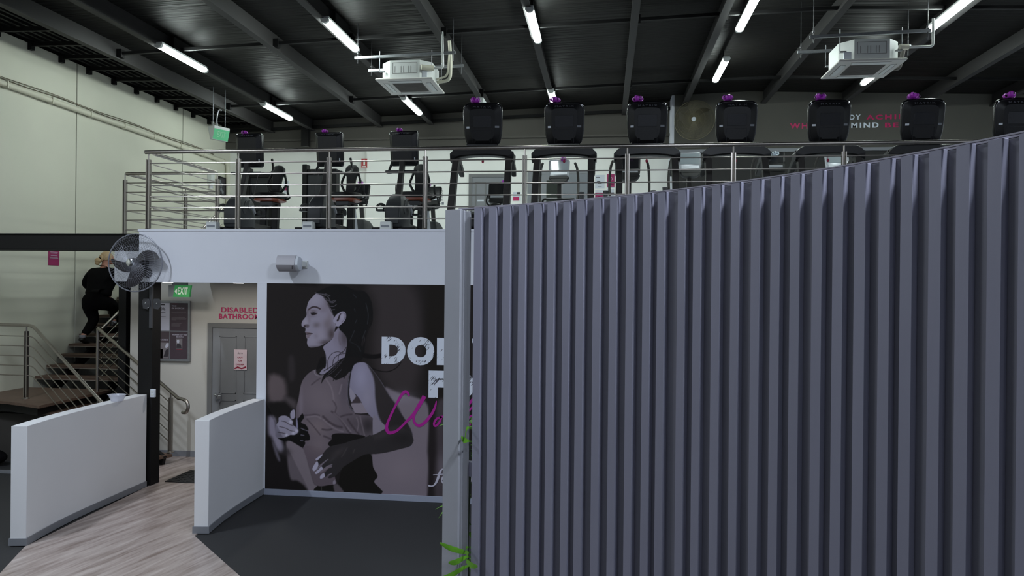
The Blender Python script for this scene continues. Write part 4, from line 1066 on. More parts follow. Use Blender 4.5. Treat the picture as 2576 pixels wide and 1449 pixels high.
MB().lathe([(.075, -.10), (.085, -.04), (.085, .06), (.06, .10)], 18, Matrix.Translation((0.02, .19, 0)) @ R_).build('motor', 'steel_grey', fan)
MB().tube([(.03, .2, -.03), (.07, .22, -.2), (.09, .235, -.34)], .02, 10).ell((.085, .16, -.13), .075, .05, .08).build('swivel_arm', 'steel_grey', fan)
MB().box(.055, .10, .225, .255, -.86, -.3).build('clamp_bar', 'steel_grey', fan, bevel=.003)
pl_ = MB()
for s in (0, .13): pl_.prism([(.0 + s*1.15, -.47), (.075 + s*1.15, -.47), (.095 + s*1.15, -.50), (.095 + s*1.15, -.57), (.06 + s*1.15, -.61), (-.005 + s*1.15, -.60), (-.02 + s*1.15, -.50)], 0, .008, Matrix.Translation((-.02, .225, 0)) @ R_)
pl_.build('clamp_plate', 'steel_grey', fan)
sc_ = MB()
for x, z in ((.03, -.53), (.19, -.53), (.07, -.49), (.07, -.59)): sc_.lathe([(.008, 0), (.008, .006), (.004, .008)], 8, Matrix.Translation((x - .02, .217, z)) @ R_)
sc_.build('bolt', 'chrome', fan)

# white loudspeaker on the fascia
sp = atY(727, 664, YF - .2)
spk = thing('wall_speaker', 'white rounded loudspeaker on a bracket on the white mezzanine fascia', 'speaker', (sp.x, YF, sp.z))
prof = [(-.115, .02), (-.10, .07), (-.04, .085), (.04, .085), (.085, .05), (.095, -.0), (.085, -.05), (.03, -.085), (-.04, -.08), (-.10, -.05)]
Rx = Matrix.Rotation(math.radians(-22), 4, 'X')
body = []
for x, k in ((-.145, .9), (-.14, 1.0), (.10, 1.0), (.105, .92)):
    body.append([Matrix.Translation((0, -.17, 0)) @ Rx @ Vector((x + .0, p[0]*k*.95, p[1]*k*1.1)) for p in prof])
MB().loft(body).build('cabinet', 'speaker_white', spk)
body = []
for x, k in ((.106, .93), (.135, .88), (.14, .8)):
    body.append([Matrix.Translation((0, -.17, 0)) @ Rx @ Vector((x, p[0]*k*.95, p[1]*k*1.1)) for p in prof])
MB().loft(body).build('end_cap', 'label_white', spk)
MB().box(.11, .155, -.13, -.004, -.03, .035).box(.10, .165, -.02, 0, -.05, .05).build('bracket', 'ac_white', spk, bevel=.004)
MB().obox((.075, -.27, -.045), (.012, .006, .045)).build('badge', 'ink', spk)

# exit sign under the mezzanine
e0 = atY(437, 747, 10.6); e1 = atY(482, 718, 10.6)
ex = thing('exit_sign', 'green EXIT sign with an arrow hanging under the mezzanine above the poster board', 'sign', (e0.x, 10.6, e0.z))
W_, H_ = e1.x - e0.x, e1.z - e0.z
MB().prism([(0, 0), (W_ - .03, 0), (W_, H_), (.03, H_)], -.02, .02, Matrix.Rotation(PI/2, 4, 'X')).build('sign_face', 'green_sign', ex)
text('lettering', 'EXIT', (.075, W_ - .045, .04, H_ - .03), (0, -.021, 0), UX, UZ, 'sign_white', ex, bold=.015, shear=.12)
MB().prism([(.025, H_*.5), (.06, H_*.25), (.068, H_*.75)], 0, .003, Matrix.Translation((0, -.02, 0)) @ Matrix.Rotation(PI/2, 4, 'X')).build('arrow', 'sign_white', ex)
MB().box(-.10, W_ - .06, .025, .09, .0, H_ + .0).box(-.05, W_ - .1, .03, .08, H_, 2.735 - e0.z).build('housing', 'label_grey', ex)

# poster board with four posters
pb0, pb1 = atY(372, 905, YP - .03), atY(478, 759, YP - .03)
pb = thing('poster_board', 'aluminium framed notice board holding four posters beside the bathroom door', 'notice board', (pb0.x, YP - .04, pb0.z))
W_, H_ = pb1.x - pb0.x, pb1.z - pb0.z
MB().box(0, W_, 0, .035, 0, H_).build('back_panel', 'label_grey', pb)
fr = MB()
for a in ((-.01, W_ + .01, -.012, .03, -.01, .02), (-.01, W_ + .01, -.012, .03, H_ - .02, H_ + .01), (-.01, .02, -.012, .03, .02, H_ - .02), (W_ - .02, W_ + .01, -.012, .03, .02, H_ - .02)): fr.box(*a)
fr.build('frame', 'galv', pb)
mx_, mz_ = W_*.53, H_*.497
PST = []
def poster(name, x0, x1, z0, z1, m): return PST.append(MB().box(x0, x1, -.003, -.0005, z0, z1).build(name, m, pb))
poster('poster', .025, mx_ - .006, mz_ + .006, H_ - .025, 'poster_pale'); poster('poster', mx_ + .006, W_ - .025, mz_ + .006, H_ - .025, 'plum')
poster('poster', .025, mx_ - .006, .025, mz_ - .006, 'poster_dark'); poster('poster', mx_ + .006, W_ - .025, .025, mz_ - .006, 'plum')
PO = (0, -.0035, 0)
def onp(x, z): return PST[(0 if x < mx_ else 1) + (0 if z > mz_ else 2)]     # the poster a mark is printed on
def ptext(b, x0, x1, z0, z1, m='ink_pale', bold=.01): text('lettering', b, (x0, x1, z0, z1), PO, UX, UZ, m, onp(x0, z0), bold=bold, depth=.001)
def pbar(x0, x1, z0, z1, m, name='print_block'): MB().box(x0, x1, -.0045, -.0031, z0, z1).build(name, m, onp(x0, z0))
ptext('0%', mx_*.56, mx_*.80, H_*.845, H_*.90, 'ink'); pbar(mx_*.6, mx_*.77, H_*.935, H_*.955, 'ink')
pbar(mx_*.55, mx_*.8, H_*.81, H_*.817, 'ink'); pbar(mx_*.5, mx_*.82, H_*.735, H_*.742, 'plum')
ptext('THE', mx_ + .03, mx_ + .11, H_*.915, H_*.935); ptext('OF EXERCISE', mx_ + .03, W_ - .085, H_*.875, H_*.9); pbar(mx_ + .03, mx_ + .13, H_*.955, H_*.963, 'ink_pink')
for z, w1 in ((.82, .9), (.805, .7), (.725, .85), (.712, .92), (.698, .9), (.685, .3), (.625, .62), (.61, .55), (.597, .55), (.583, .5)): pbar(mx_ + .03, mx_ + .03 + (W_ - mx_ - .06)*w1, H_*z, H_*z + .004, 'poster_grey', 'print_line')
ptext('EXERCISE', mx_*.30, mx_*.93, H_*.335, H_*.36)
pbar(.03, mx_ - .01, .03, H_*.30, 'poster_grey'); pbar(mx_*.55, mx_*.62 + .03, .03, H_*.19, 'poster_pale')
MB().prism([(mx_ - .012, .19), (mx_ - .06, .16), (mx_ - .10, .05), (mx_ - .03, .05), (mx_ - .012, .1)], .0046, .0055, Matrix.Rotation(PI/2, 4, 'X')).build('print_block', 'ink', PST[2])
MB().prism([(mx_ - .012, .27), (mx_ - .05, .27), (mx_ - .075, .20), (mx_ - .05, .19), (mx_ - .012, .22)], .0046, .0055, Matrix.Rotation(PI/2, 4, 'X')).build('print_block', 'poster_pale', PST[2])
ptext('MEMBER OF THE', mx_ + .045, W_ - .04, H_*.425, H_*.445); ptext('MONTH', mx_ + .11, W_ - .1, H_*.39, H_*.41)
px_ = (mx_ + W_)/2
pbar(px_ - .055, px_ + .05, H_*.205, H_*.37, 'poster_grey')
MB().prism([(px_ - .02 + .022*math.cos(a), H_*.325 + .03*math.sin(a)) for a in np.linspace(0, 2*PI, 14)[:-1]], .0046, .0052, Matrix.Rotation(PI/2, 4, 'X')).build('print_block', 'poster_pale', PST[3])
MB().prism([(px_ - .05, H_*.21), (px_ + .04, H_*.21), (px_ + .03, H_*.27), (px_ - .02, H_*.29), (px_ - .045, H_*.27)], .0046, .0052, Matrix.Rotation(PI/2, 4, 'X')).build('print_block', 'ink', PST[3])
pbar(px_ - .05, px_ + .05, H_*.185, H_*.192, 'ink_pink')

# bathroom door with its frame, lettering and notice
d0_, d1_ = atY(524, 812, YP - .02), atY(640, 812, YP - .02)
dr = bpy.data.objects.new('door_1', None); COL.objects.link(dr); dr['kind'] = 'structure'; dr.location = (d0_.x, YP - .02, 0)
fw_ = .96; ft_ = d0_.z
MB().box(0, .075, -.02, .02, 0, ft_).box(fw_ + .0, fw_ + .075, -.02, .02, 0, ft_).box(.075, fw_, -.02, .02, ft_ - .075, ft_).build('door_frame', 'door_frame', dr, bevel=.004)
MB().box(.075, fw_, -.001, .018, .01, ft_ - .075).build('door_leaf', 'door_grey', dr)
for x0, x1 in ((.19, .47), (.59, .86)):
    for z0, z1 in ((.22, .92), (1.02, ft_ - .2)):
        m = MB()
        for a in ((x0, x1, z0, z0 + .018), (x0, x1, z1 - .018, z1), (x0, x0 + .018, z0, z1), (x1 - .018, x1, z0, z1)): m.box(a[0], a[1], -.009, -.001, a[2], a[3])
        m.build('moulding', 'door_grey', dr, bevel=.003)
MB().lathe([(.026, 0), (.026, .008)], 14, Matrix.Translation((.135, -.001, 1.0)) @ R_).tube(fillet([(.135, -.005, 1.0), (.135, -.05, 1.0), (.26, -.055, .985)], .02), .009, 8).build('handle', 'chrome', dr)
hb = MB(); hb.tube(smooth_path([(.15, -.03, .90), (.17, -.05, .98), (.25, -.06, 1.02), (.24, -.04, .93), (.20, -.03, .86)], 5), .012, 7); hb.build('hanging_strap', 'base_grey', dr)
a, b = atY(550, 802, YP - .015), atY(652, 774, YP - .015)
bs = thing('wall_lettering', 'pink DISABLED BATHROOM lettering on the cream wall over the grey door', 'lettering', (a.x, YP - .002, a.z))
W_, H_ = b.x - a.x, b.z - a.z
text('lettering', 'DISABLED', (.035, W_ - .02, H_*.56, H_), (0, 0, 0), UX, UZ, 'pink', bs, bold=.022, depth=.004, space=1.1)
text('lettering', 'BATHROOM', (0, W_ + .0, 0, H_*.44), (0, 0, 0), UX, UZ, 'pink', bs, bold=.022, depth=.004, space=1.1)
a, b = atY(587, 930, YP - .05), atY(620, 880, YP - .05)
nt_ = thing('door_notice', 'pink and white paper notice reading OUT OF ORDER taped to the grey door', 'notice', (a.x, YP - .033, a.z))
W_, H_ = b.x - a.x, b.z - a.z
MB().box(0, W_, -.002, 0, 0, H_).build('sheet', 'paper', nt_)
for s_, z0, z1, x0, x1, m in (('OUT', .57, .65, .27, .70, 'ink_pink'), ('OF', .40, .48, .36, .64, 'ink_pink'), ('ORDER', .22, .30, .14, .80, 'ink_pink')): text('lettering', s_, (W_*x0, W_*x1, H_*z0, H_*z1), (0, -.002, 0), UX, UZ, m, nt_, bold=.03, depth=.001)
text('lettering', 'Sorry', (W_*.28, W_*.70, H_*.74, H_*.88), (0, -.002, 0), UX, UZ, 'ink', nt_, depth=.001, shear=.3)
ribbon([(W_*.05, H_*.05), (W_*.3, H_*.12), (W_*.6, H_*.06), (W_*.95, H_*.14)], [.02, .03, .02, .03], (0, -.002, 0), UX, UZ, .001).build('watercolour_smear', 'ink_pink', nt_)

# downlights in the soffit
for i, (p, lab) in enumerate((((600, 711), 'lit round downlight in the soffit above the bathroom lettering'), ((422, 709), 'lit downlight in the soffit beside the fan column'))):
    q = atY(p[0], 711, 10.1); q.z = 2.738
    t = thing('downlight', lab, 'light', q, group='soffit downlights')
    MB().lathe([(.085, -.008), (.09, -.004), (.09, 0)], 20).build('bezel', 'ac_white', t); MB().lathe([(.07, -.011), (.07, -.008)], 18).build('lens', 'downlight', t)
    area('soffit_downlight', q - Vector((0, 0, .03)), .14, .14, (9.0, 5.0)[i], (1.0, .95, .88))

# power point on the column, tub on the half wall, doormat, sign on the left wall
sp_ = atY(385, 989, 9.40)
sw = thing('power_point', 'small white power point on the black column above the left half wall', 'switch', (sp_.x, 9.418, sp_.z))
MB().box(-.032, .032, -.035, 0, -.055, .055).build('cover', 'label_white', sw, bevel=.006); MB().box(-.018, .018, -.038, -.035, -.03, -.005).box(-.018, .018, -.038, -.035, .01, .03).build('rocker', 'ac_white', sw)
tb = atZ(275, 1008, 1.236)
tub = thing('plastic_tub', 'clear plastic tub standing on top of the left half wall', 'tub', (-6.05, tb.y, 1.2365))
MB().loft([[(x*k, y*k*.75, z) for x, y in [(math.cos(a)*.12*(1 if abs(math.cos(a)) > .01 else 1), math.sin(a)*.12) for a in np.linspace(0, 2*PI, 17)[:-1]]] for k, z in ((.62, 0), (.64, .004), (.9, .075), (1.0, .08), (.96, .082), (.86, .072), (.6, .006))]).build('tub_wall', 'clear', tub)
mt = [atZ(400, 1216, 0), atZ(447, 1218, 0), atZ(496, 1176, 0), atZ(480, 1170, 0)]
mx0 = (-5.93, 9.45)
mat_ = thing('doormat', 'dark diamond pattern rubber doormat on the wood floor between the half walls', 'mat', (-5.3, 9.95, .012))
MB().box(-.62, .55, -.32, .32, 0, .012).build('mat_base', 'black_rubber', mat_, bevel=.004)
kn = MB()
for i in range(13):
    for j in range(7):
        x, y = -.56 + i*.088, -.27 + j*.09
        a = PI/4*(1 if (i + j) % 2 else -1)
        kn.obox((x, y, .0145), (.07, .018, .005), Matrix.Rotation(a, 3, 'Z'))
kn_ = kn.build('mat_ridge', 'black_rubber', mat_); kn_['kind'] = 'stuff'
a, b = atX(121, 667, XL), atX(148, 630, XL)
sg = thing('wall_sign', 'magenta sign with white lines on the cream wall beside the climbing person', 'sign', (XL, a.y, a.z - 0.0))
W_, H_ = b.y - a.y, b.z - a.z
UY = (0, 1, 0)
MB().box(.001, .008, 0, W_, 0, H_).build('sign_panel', 'pink_board', sg)
for z, x0, x1 in ((.62, .2, .8), (.52, .15, .85), (.46, .1, .9), (.85, .15, .85), (.78, .2, .8)): MB().box(.008, .010, W_*x0, W_*x1, H_*z, H_*(z + .028)).build('print_line', 'ink_pale', sg)
# pipe run and cables high on the left wall
pa_, pb_ = atX(0, 207, XL + .06), atX(573, 409, XL + .06)
pr = thing('wall_pipe', 'long cream pipe running along the left wall and turning down near the corner', 'pipe', (XL, pa_.y, pa_.z))
pts_ = [(.055, -3.5, 0.02), (.055, 0, 0), (.055, pb_.y - pa_.y, pb_.z - pa_.z), (.055, pb_.y - pa_.y + .06, ZM - pa_.z + .05)]
MB().tube(fillet(pts_, .15, 6), .05, 14).build('pipe', 'pipe_cream', pr)
for k, off in enumerate((.075, .1)):
    cp = [(.02 + .01*k, -3.5 + i*.6, off + .02 + .012*math.sin(i*1.7 + k) + (pb_.z - pa_.z)*(-3.5 + i*.6)/(pb_.y - pa_.y)) for i in range(18)]
    MB().tube(smooth_path(cp, 3), .006, 5).build('cable', 'cable', pr)
clip = MB()
for i in range(9): clip.box(.0, .115, -.9 + i*1.0, -.88 + i*1.0, -.06 + (pb_.z - pa_.z)*(-.9 + i)/(pb_.y - pa_.y), .056 + (pb_.z - pa_.z)*(-.9 + i)/(pb_.y - pa_.y))
clip.build('clip', 'pipe_cream', pr)
# dark bag and boxes in the shade under the landing
bg = thing('gym_bag', 'dark slumped bag lying in the shade beneath the stair landing', 'bag', (-9.05, 10.12, 0))
m = MB(); m.ell((0, 0, .13), .34, .16, .13, 16, 9); m.build('body', 'cloth_black', bg)
MB().tube(smooth_path([(-.2, -.06, .2), (-.1, -.1, .33), (.1, -.1, .33), (.2, -.06, .2)], 6), .012, 6).build('handle', 'pad', bg)
# picture on the left wall upstairs
a, b = atX(548, 490, XL), atX(566, 448, XL)
pc = thing('framed_picture', 'dark framed picture on the cream wall behind the stairwell railing', 'picture', (XL, a.y, a.z))
W_, H_ = b.y - a.y, b.z - a.z
MB().box(.001, .02, 0, W_, 0, H_).build('print', 'ink', pc); f_ = MB()
for q in ((0, W_, 0, .03), (0, W_, H_ - .03, H_), (0, .03, 0, H_), (W_ - .03, W_, 0, H_)): f_.box(.001, .035, q[0], q[1], q[2], q[3])
f_.build('frame', 'steel_black', pc)
rr = random.Random(3)
for k in range(5): MB().lathe([(.05, 0), (.05, .003)], 10, Matrix.Translation((.021, W_*rr.uniform(.2, .8), H_*rr.uniform(.15, .85))) @ Matrix.Rotation(PI/2, 4, 'Y')).build('printed_disc', 'label_grey', pc)
wd = thing('hand_dispenser', 'white soap dispenser fixed to the cream wall left of the dark picture', 'dispenser', (XL, a.y - .45, a.z + .1))
MB().box(0, .12, -.08, .08, .1, .38).build('casing', 'ac_white', wd, bevel=.015); MB().lathe([(.05, 0), (.045, .06), (.03, .1)], 12, Matrix.Translation((.065, 0, 0))).build('nozzle', 'clear', wd)
# exit sign hanging upstairs at the corner
q = atY(551, 336, 15.0)
es = thing('exit_sign', 'pale green lit EXIT box hanging from the ceiling near the left wall', 'sign', q, math.radians(66))
pf = [(-.10, .13), (.10, .13), (.10, .08), (.035, -.15), (-.035, -.15), (-.10, .08)]
MB().loft([[(x, y, z) for y, z in pf] for x in (-.19, .19)]).build('housing', 'ac_white', es, bevel=.003)
n_ = Vector((0, -(.23), -.065)).normalized(); tl = Vector((0, .065, -.23)).normalized()
fc = Vector((0, -.069, -.035)) + n_*.001
Rf = Matrix(((1, 0, 0), tuple(-tl), tuple(n_))).transposed()
MB().obox(fc, (.37, .22, .006), Rf).build('sign_face', 'green_pale', es)
text('lettering', 'EXIT', (-.10, .10, -.055, .065), fc + n_*.0035, (1, 0, 0), tuple(-tl), 'sign_white_dim', es, bold=.0, depth=.002)
ch = MB()
for x in (-.15, .15): ch.tube([(x, 0, .13), (x, 0, roofz(q.x) - q.z - .02)], .006, 5)
ch.tube(smooth_path([(-.05, 0, .12), (-.06, .0, .3), (-.02, .0, .48), (.06, .0, .5)], 6), .016, 7)
ch.build('hanger', 'galv', es)

# ================================================================== PERSON CLIMBING THE STAIRS (seen from behind)
def skin_obj(name, verts, edges, m, parent, sub=2, root=0):
    me = bpy.data.meshes.new(name); me.from_pydata([v[:3] for v in verts], edges, [])
    o = bpy.data.objects.new(name, me); COL.objects.link(o)
    sk = o.modifiers.new('skin', 'SKIN'); sk.use_smooth_shade = True
    for i, v in enumerate(verts):
        r = v[3]; d = me.skin_vertices[0].data[i]; d.radius = (r, r) if not isinstance(r, tuple) else r; d.use_root = (i == root)
    sb = o.modifiers.new('sub', 'SUBSURF'); sb.levels = sub; sb.render_levels = sub
    dg = bpy.context.evaluated_depsgraph_get(); dg.update()
    m2 = bpy.data.meshes.new_from_object(o.evaluated_get(dg)); bpy.data.objects.remove(o); bpy.data.meshes.remove(me)
    m2.materials.clear(); m2.materials.append(M[m]); m2.name = name
    m2.polygons.foreach_set('use_smooth', [True]*len(m2.polygons))
    o = bpy.data.objects.new(name, m2); COL.objects.link(o); o.parent = parent; return o
PZ = ZL + RIS*4           # tread under the trailing foot
per = thing('person', 'person in black top and trousers with a fair low bun climbing the stairs', 'person', (-9.23, 12.68, PZ)); per.scale = (1.17, 1, 1)
# local frame: +y up the flight (away), +x to the right
J = {
 'pelvis': (.03, .10, .86), 'waist': (.04, .15, 1.03), 'chest': (.045, .22, 1.22), 'neck0': (.05, .25, 1.38), 'neck1': (.055, .27, 1.46), 'head': (.065, .30, 1.56), 'top': (.065, .30, 1.66),
 'hipL': (-.10, .09, .80), 'kneeL': (-.05, .14, .43), 'ankL': (-.125, -.05, .125), 'heelL': (-.13, -.08, .09), 'toeL': (-.14, .10, .02),
 'hipR': (.14, .13, .80), 'kneeR': (.15, .38, .66), 'ankR': (.14, .36, .37), 'heelR': (.14, .32, .345), 'toeR': (.15, .50, .345),
 'shL': (-.17, .21, 1.33), 'elL': (-.25, .20, 1.06), 'wrL': (-.17, .40, .98), 'haL': (-.12, .46, .99),
 'shR': (.26, .25, 1.33), 'elR': (.31, .30, 1.08), 'wrR': (.30, .52, 1.02), 'haR': (.30, .60, 1.02)}
def chain(order, rad): return [(*J[k], r) for k, r in zip(order, rad)]
bv = []; be = []
def add(order, rad, link=None):
    s0 = len(bv)
    for k, r in zip(order, rad): bv.append((*J[k], r))
    for i in range(len(order) - 1): be.append((s0 + i, s0 + i + 1))
    if link is not None: be.append((link, s0))
    return s0
add(['pelvis', 'waist', 'chest', 'neck0', 'neck1', 'head', 'top'], [(.155, .13), (.14, .12), (.15, .115), .07, .055, (.082, .095), (.055, .065)])
l = add(['hipL', 'kneeL', 'ankL', 'heelL', 'toeL'], [.10, .062, .042, .036, .026], 0)
l = add(['hipR', 'kneeR', 'ankR', 'heelR', 'toeR'], [.10, .062, .042, .036, .026], 0)
l = add(['shL', 'elL', 'wrL', 'haL'], [.045, .036, .028, .034], 2)
l = add(['shR', 'elR', 'wrR', 'haR'], [.045, .036, .028, .034], 2)
def fingers(h, dirv, side):
    d = Vector(dirv).normalized(); base = Vector(J[h]); sd = Vector((0, 0, 1)).cross(d).normalized()*side
    i0 = [i for i, v in enumerate(bv) if tuple(v[:3]) == tuple(J[h])][0]
    for k, L_ in enumerate((.062, .07, .066, .052)):
        o_ = sd*(.022*(1.5 - k)); p = base + d*.02 + o_*.7; q = base + d*.06 + o_ + Vector((0, 0, -.004)); r_ = q + d*L_*.5 + Vector((0, 0, -.022)); s_ = r_ - d*.012 + Vector((0, 0, -.022))
        n0 = len(bv)
        for v in (p, q, r_, s_): bv.append((*v, .009))
        be.extend([(i0, n0), (n0, n0+1), (n0+1, n0+2), (n0+2, n0+3)])
    n0 = len(bv)
    for v in (base + sd*.03 + d*.0, base + sd*.048 + d*.03 + Vector((0, 0, -.008)), base + sd*.045 + d*.055 + Vector((0, 0, -.02))): bv.append((*v, .010))
    be.extend([(i0, n0), (n0, n0+1), (n0+1, n0+2)])
fingers('haL', (.3, .95, .1), 1); fingers('haR', (0, 1, .05), -1)
skin_obj('body', bv, be, 'skin', per, 2)
# face, ears, hair: the head is turned up the flight and a little to the right
hc = Vector(J['head']); Hd = Matrix.Rotation(math.radians(-35), 4, 'Z')
def hp(x, y, z): return hc + (Hd @ Vector((x, y, z)))
fm = MB(); fm.ell(hp(0, .0, .0), .078, .098, .115, 20, 14, Hd.to_3x3())
fm.loft([[hp(x, y, z) for x, y, z in r_] for r_ in ([(-.014, .085, .02), (.014, .085, .02), (.012, .088, -.035), (-.012, .088, -.035)], [(-.006, .098, .018), (.006, .098, .018), (.012, .122, -.03), (-.012, .122, -.03)])])
fm.ell(hp(0, .06, -.085), .03, .03, .025, 12, 8)
fm.build('face', 'skin', per, smooth=60)
for s in (-1, 1):
    MB().ell(hp(s*.08, -.005, -.005), .012, .022, .034, 10, 8, Hd.to_3x3()).build('ear', 'skin', per, smooth=60)
    MB().ell(hp(s*.032, .087, .015), .012, .008, .008, 10, 8).build('eye', 'label_white', per, smooth=60)
    MB().ell(hp(s*.032, .094, .015), .005, .003, .005, 8, 6).build('iris', 'ink', per, smooth=60)
MB().ell(hp(0, .09, -.058), .024, .008, .007, 10, 6).build('mouth', 'ink_pink', per, smooth=60)
hr = MB(); rings = []
for i in range(1, 13):
    t = PI*(1 - i/13*.66); z = -.128*math.cos(t); rr_ = math.sin(t)
    rings.append([hp(.088*rr_*math.cos(a), -.012 + .106*rr_*math.sin(a)*(1 if math.sin(a) < 0 else .82 + .1*(i < 4)), z + .012) for a in np.linspace(0, 2*PI, 21)[:-1]])
hr.loft(rings)
hr.ell(hp(0, -.10, .0), .06, .03, .07, 12, 8, Hd.to_3x3())
hr.build('hair', 'hair', per, smooth=60)
MB().tube([hp(.03*math.cos(a), -.125, .02*math.sin(a) - .01) for a in np.linspace(0, 2*PI, 13)[:-1]], .012, 6, closed=True).build('hair_tie', 'cloth_black', per)
bn = MB(); bn.ell(hp(-.0, -.15, -.045), .05, .045, .055, 14, 9); bn.ell(hp(0, -.16, -.085), .036, .034, .045, 12, 8); bn.build('hair_bun', 'hair', per, smooth=60)
# clothes: loose black top and trousers over the body
tv = []; te = []
def addc(vs, link=None, tgt=None):
    s0 = len(tgt[0]); tgt[0].extend(vs); tgt[1].extend((s0 + i, s0 + i + 1) for i in range(len(vs) - 1))
    if link is not None: tgt[1].append((link, s0))
    return s0
T_ = (tv, te)
addc([(.032, .095, .84, (.235, .19)), (.035, .11, .92, (.228, .18)), (.04, .14, 1.02, (.212, .168)), (.045, .20, 1.18, (.205, .155)), (.048, .235, 1.32, (.15, .11)), (.052, .255, 1.42, (.078, .07))], None, T_)  # vertex 3 is the chest
addc([(-.15, .21, 1.315, .088), (-.215, .205, 1.19, .08), (-.25, .20, 1.06, .072), (-.215, .30, 1.0, .056), (-.18, .385, .98, .042)], 3, T_)
addc([(.24, .245, 1.315, .088), (.285, .27, 1.19, .078), (.31, .30, 1.08, .07), (.305, .41, 1.04, .056), (.30, .50, 1.02, .042)], 3, T_)
skin_obj('top', tv, te, 'cloth_black', per, 2)
pv = []; pe_ = []; P_ = (pv, pe_)
addc([(.035, .115, 1.0, (.195, .15)), (.03, .10, .90, (.215, .17)), (.025, .075, .80, (.235, .20))], None, P_)
addc([(-.10, .08, .68, .15), (-.075, .13, .52, .10), (-.055, .14, .42, .085), (-.085, .05, .27, .075), (-.12, -.035, .155, .055)], 2, P_)
addc([(.15, .18, .72, .15), (.15, .30, .68, .115), (.15, .38, .64, .09), (.148, .385, .52, .082), (.142, .365, .41, .062)], 2, P_)
skin_obj('trousers', pv, pe_, 'cloth_black', per, 2)
for s, (a, h, t_) in enumerate((('ankL', 'heelL', 'toeL'), ('ankR', 'heelR', 'toeR'))):
    A_, H_, T2 = [Vector(J[k]) for k in (a, h, t_)]
    MB().tube([A_ + Vector((0, 0, .035)), A_ - Vector((0, 0, .01))], [.05, .048], 12).build('sock', 'sock', per)
    d = (T2 - H_); f_ = d.normalized(); sd = f_.cross(Vector((0, 0, 1))).normalized(); up2 = sd.cross(f_).normalized()
    rings = []
    for q, wd_, hh in ((-.12, .026, .05), (0, .042, .085), (.25, .044, .10), (.5, .045, .07), (.8, .05, .05), (1.05, .046, .04), (1.18, .025, .025)):
        c_ = H_ + d*q
        rings.append([c_ + sd*(wd_*math.cos(a2)) + up2*(-.025 + hh*max(0, math.sin(a2)) + .012*min(0, math.sin(a2))) for a2 in np.linspace(0, 2*PI, 15)[:-1]])
    MB().loft(rings).build('shoe', 'shoe', per, smooth=60)

# ================================================================== GYM MACHINES ON THE MEZZANINE
RX = Matrix.Rotation(PI/2, 4, 'X')
def console_shell(name, outline, th, bulge, inset, parent, place, m='plastic_black', rim='plastic_gloss'):
    """display housing seen from its moulded back: a rim, then a raised chamfered panel. outline = (x, z) points, back towards -y"""
    c = (sum(p[0] for p in outline)/len(outline), sum(p[1] for p in outline)/len(outline))
    def ring(k, y, kz=None): kz = kz or k; return [place @ Vector((c[0] + (p[0]-c[0])*k, y, c[1] + (p[1]-c[1])*kz)) for p in outline]
    con = MB().loft([ring(.97, th), ring(1, th*.8), ring(1, 0), ring(.965, -.012), ring(.93, -.016)]).build(name, rim, parent, smooth=45)
    MB().loft([ring(.925, -.012), ring(.92, -.02), ring(inset, -bulge, inset*1.08), ring(inset*.97, -bulge - .004, inset*1.05)]).build('back_shell', m, con, smooth=30)
    return con
def round_rect(w_, h_, r, n=4, taper=0.0, foot=None):
    out = []
    for cx, cz, a0 in ((w_/2 - r, h_/2 - r, 0), (-w_/2 + r, h_/2 - r, PI/2), (-w_/2 + r, -h_/2 + r, PI), (w_/2 - r, -h_/2 + r, 1.5*PI)):
        for k in range(n + 1):
            a = a0 + PI/2*k/n; x, z = cx + r*math.cos(a), cz + r*math.sin(a)
            out.append((x*(1 - taper*max(0, -z/h_*2)), z))
    return out
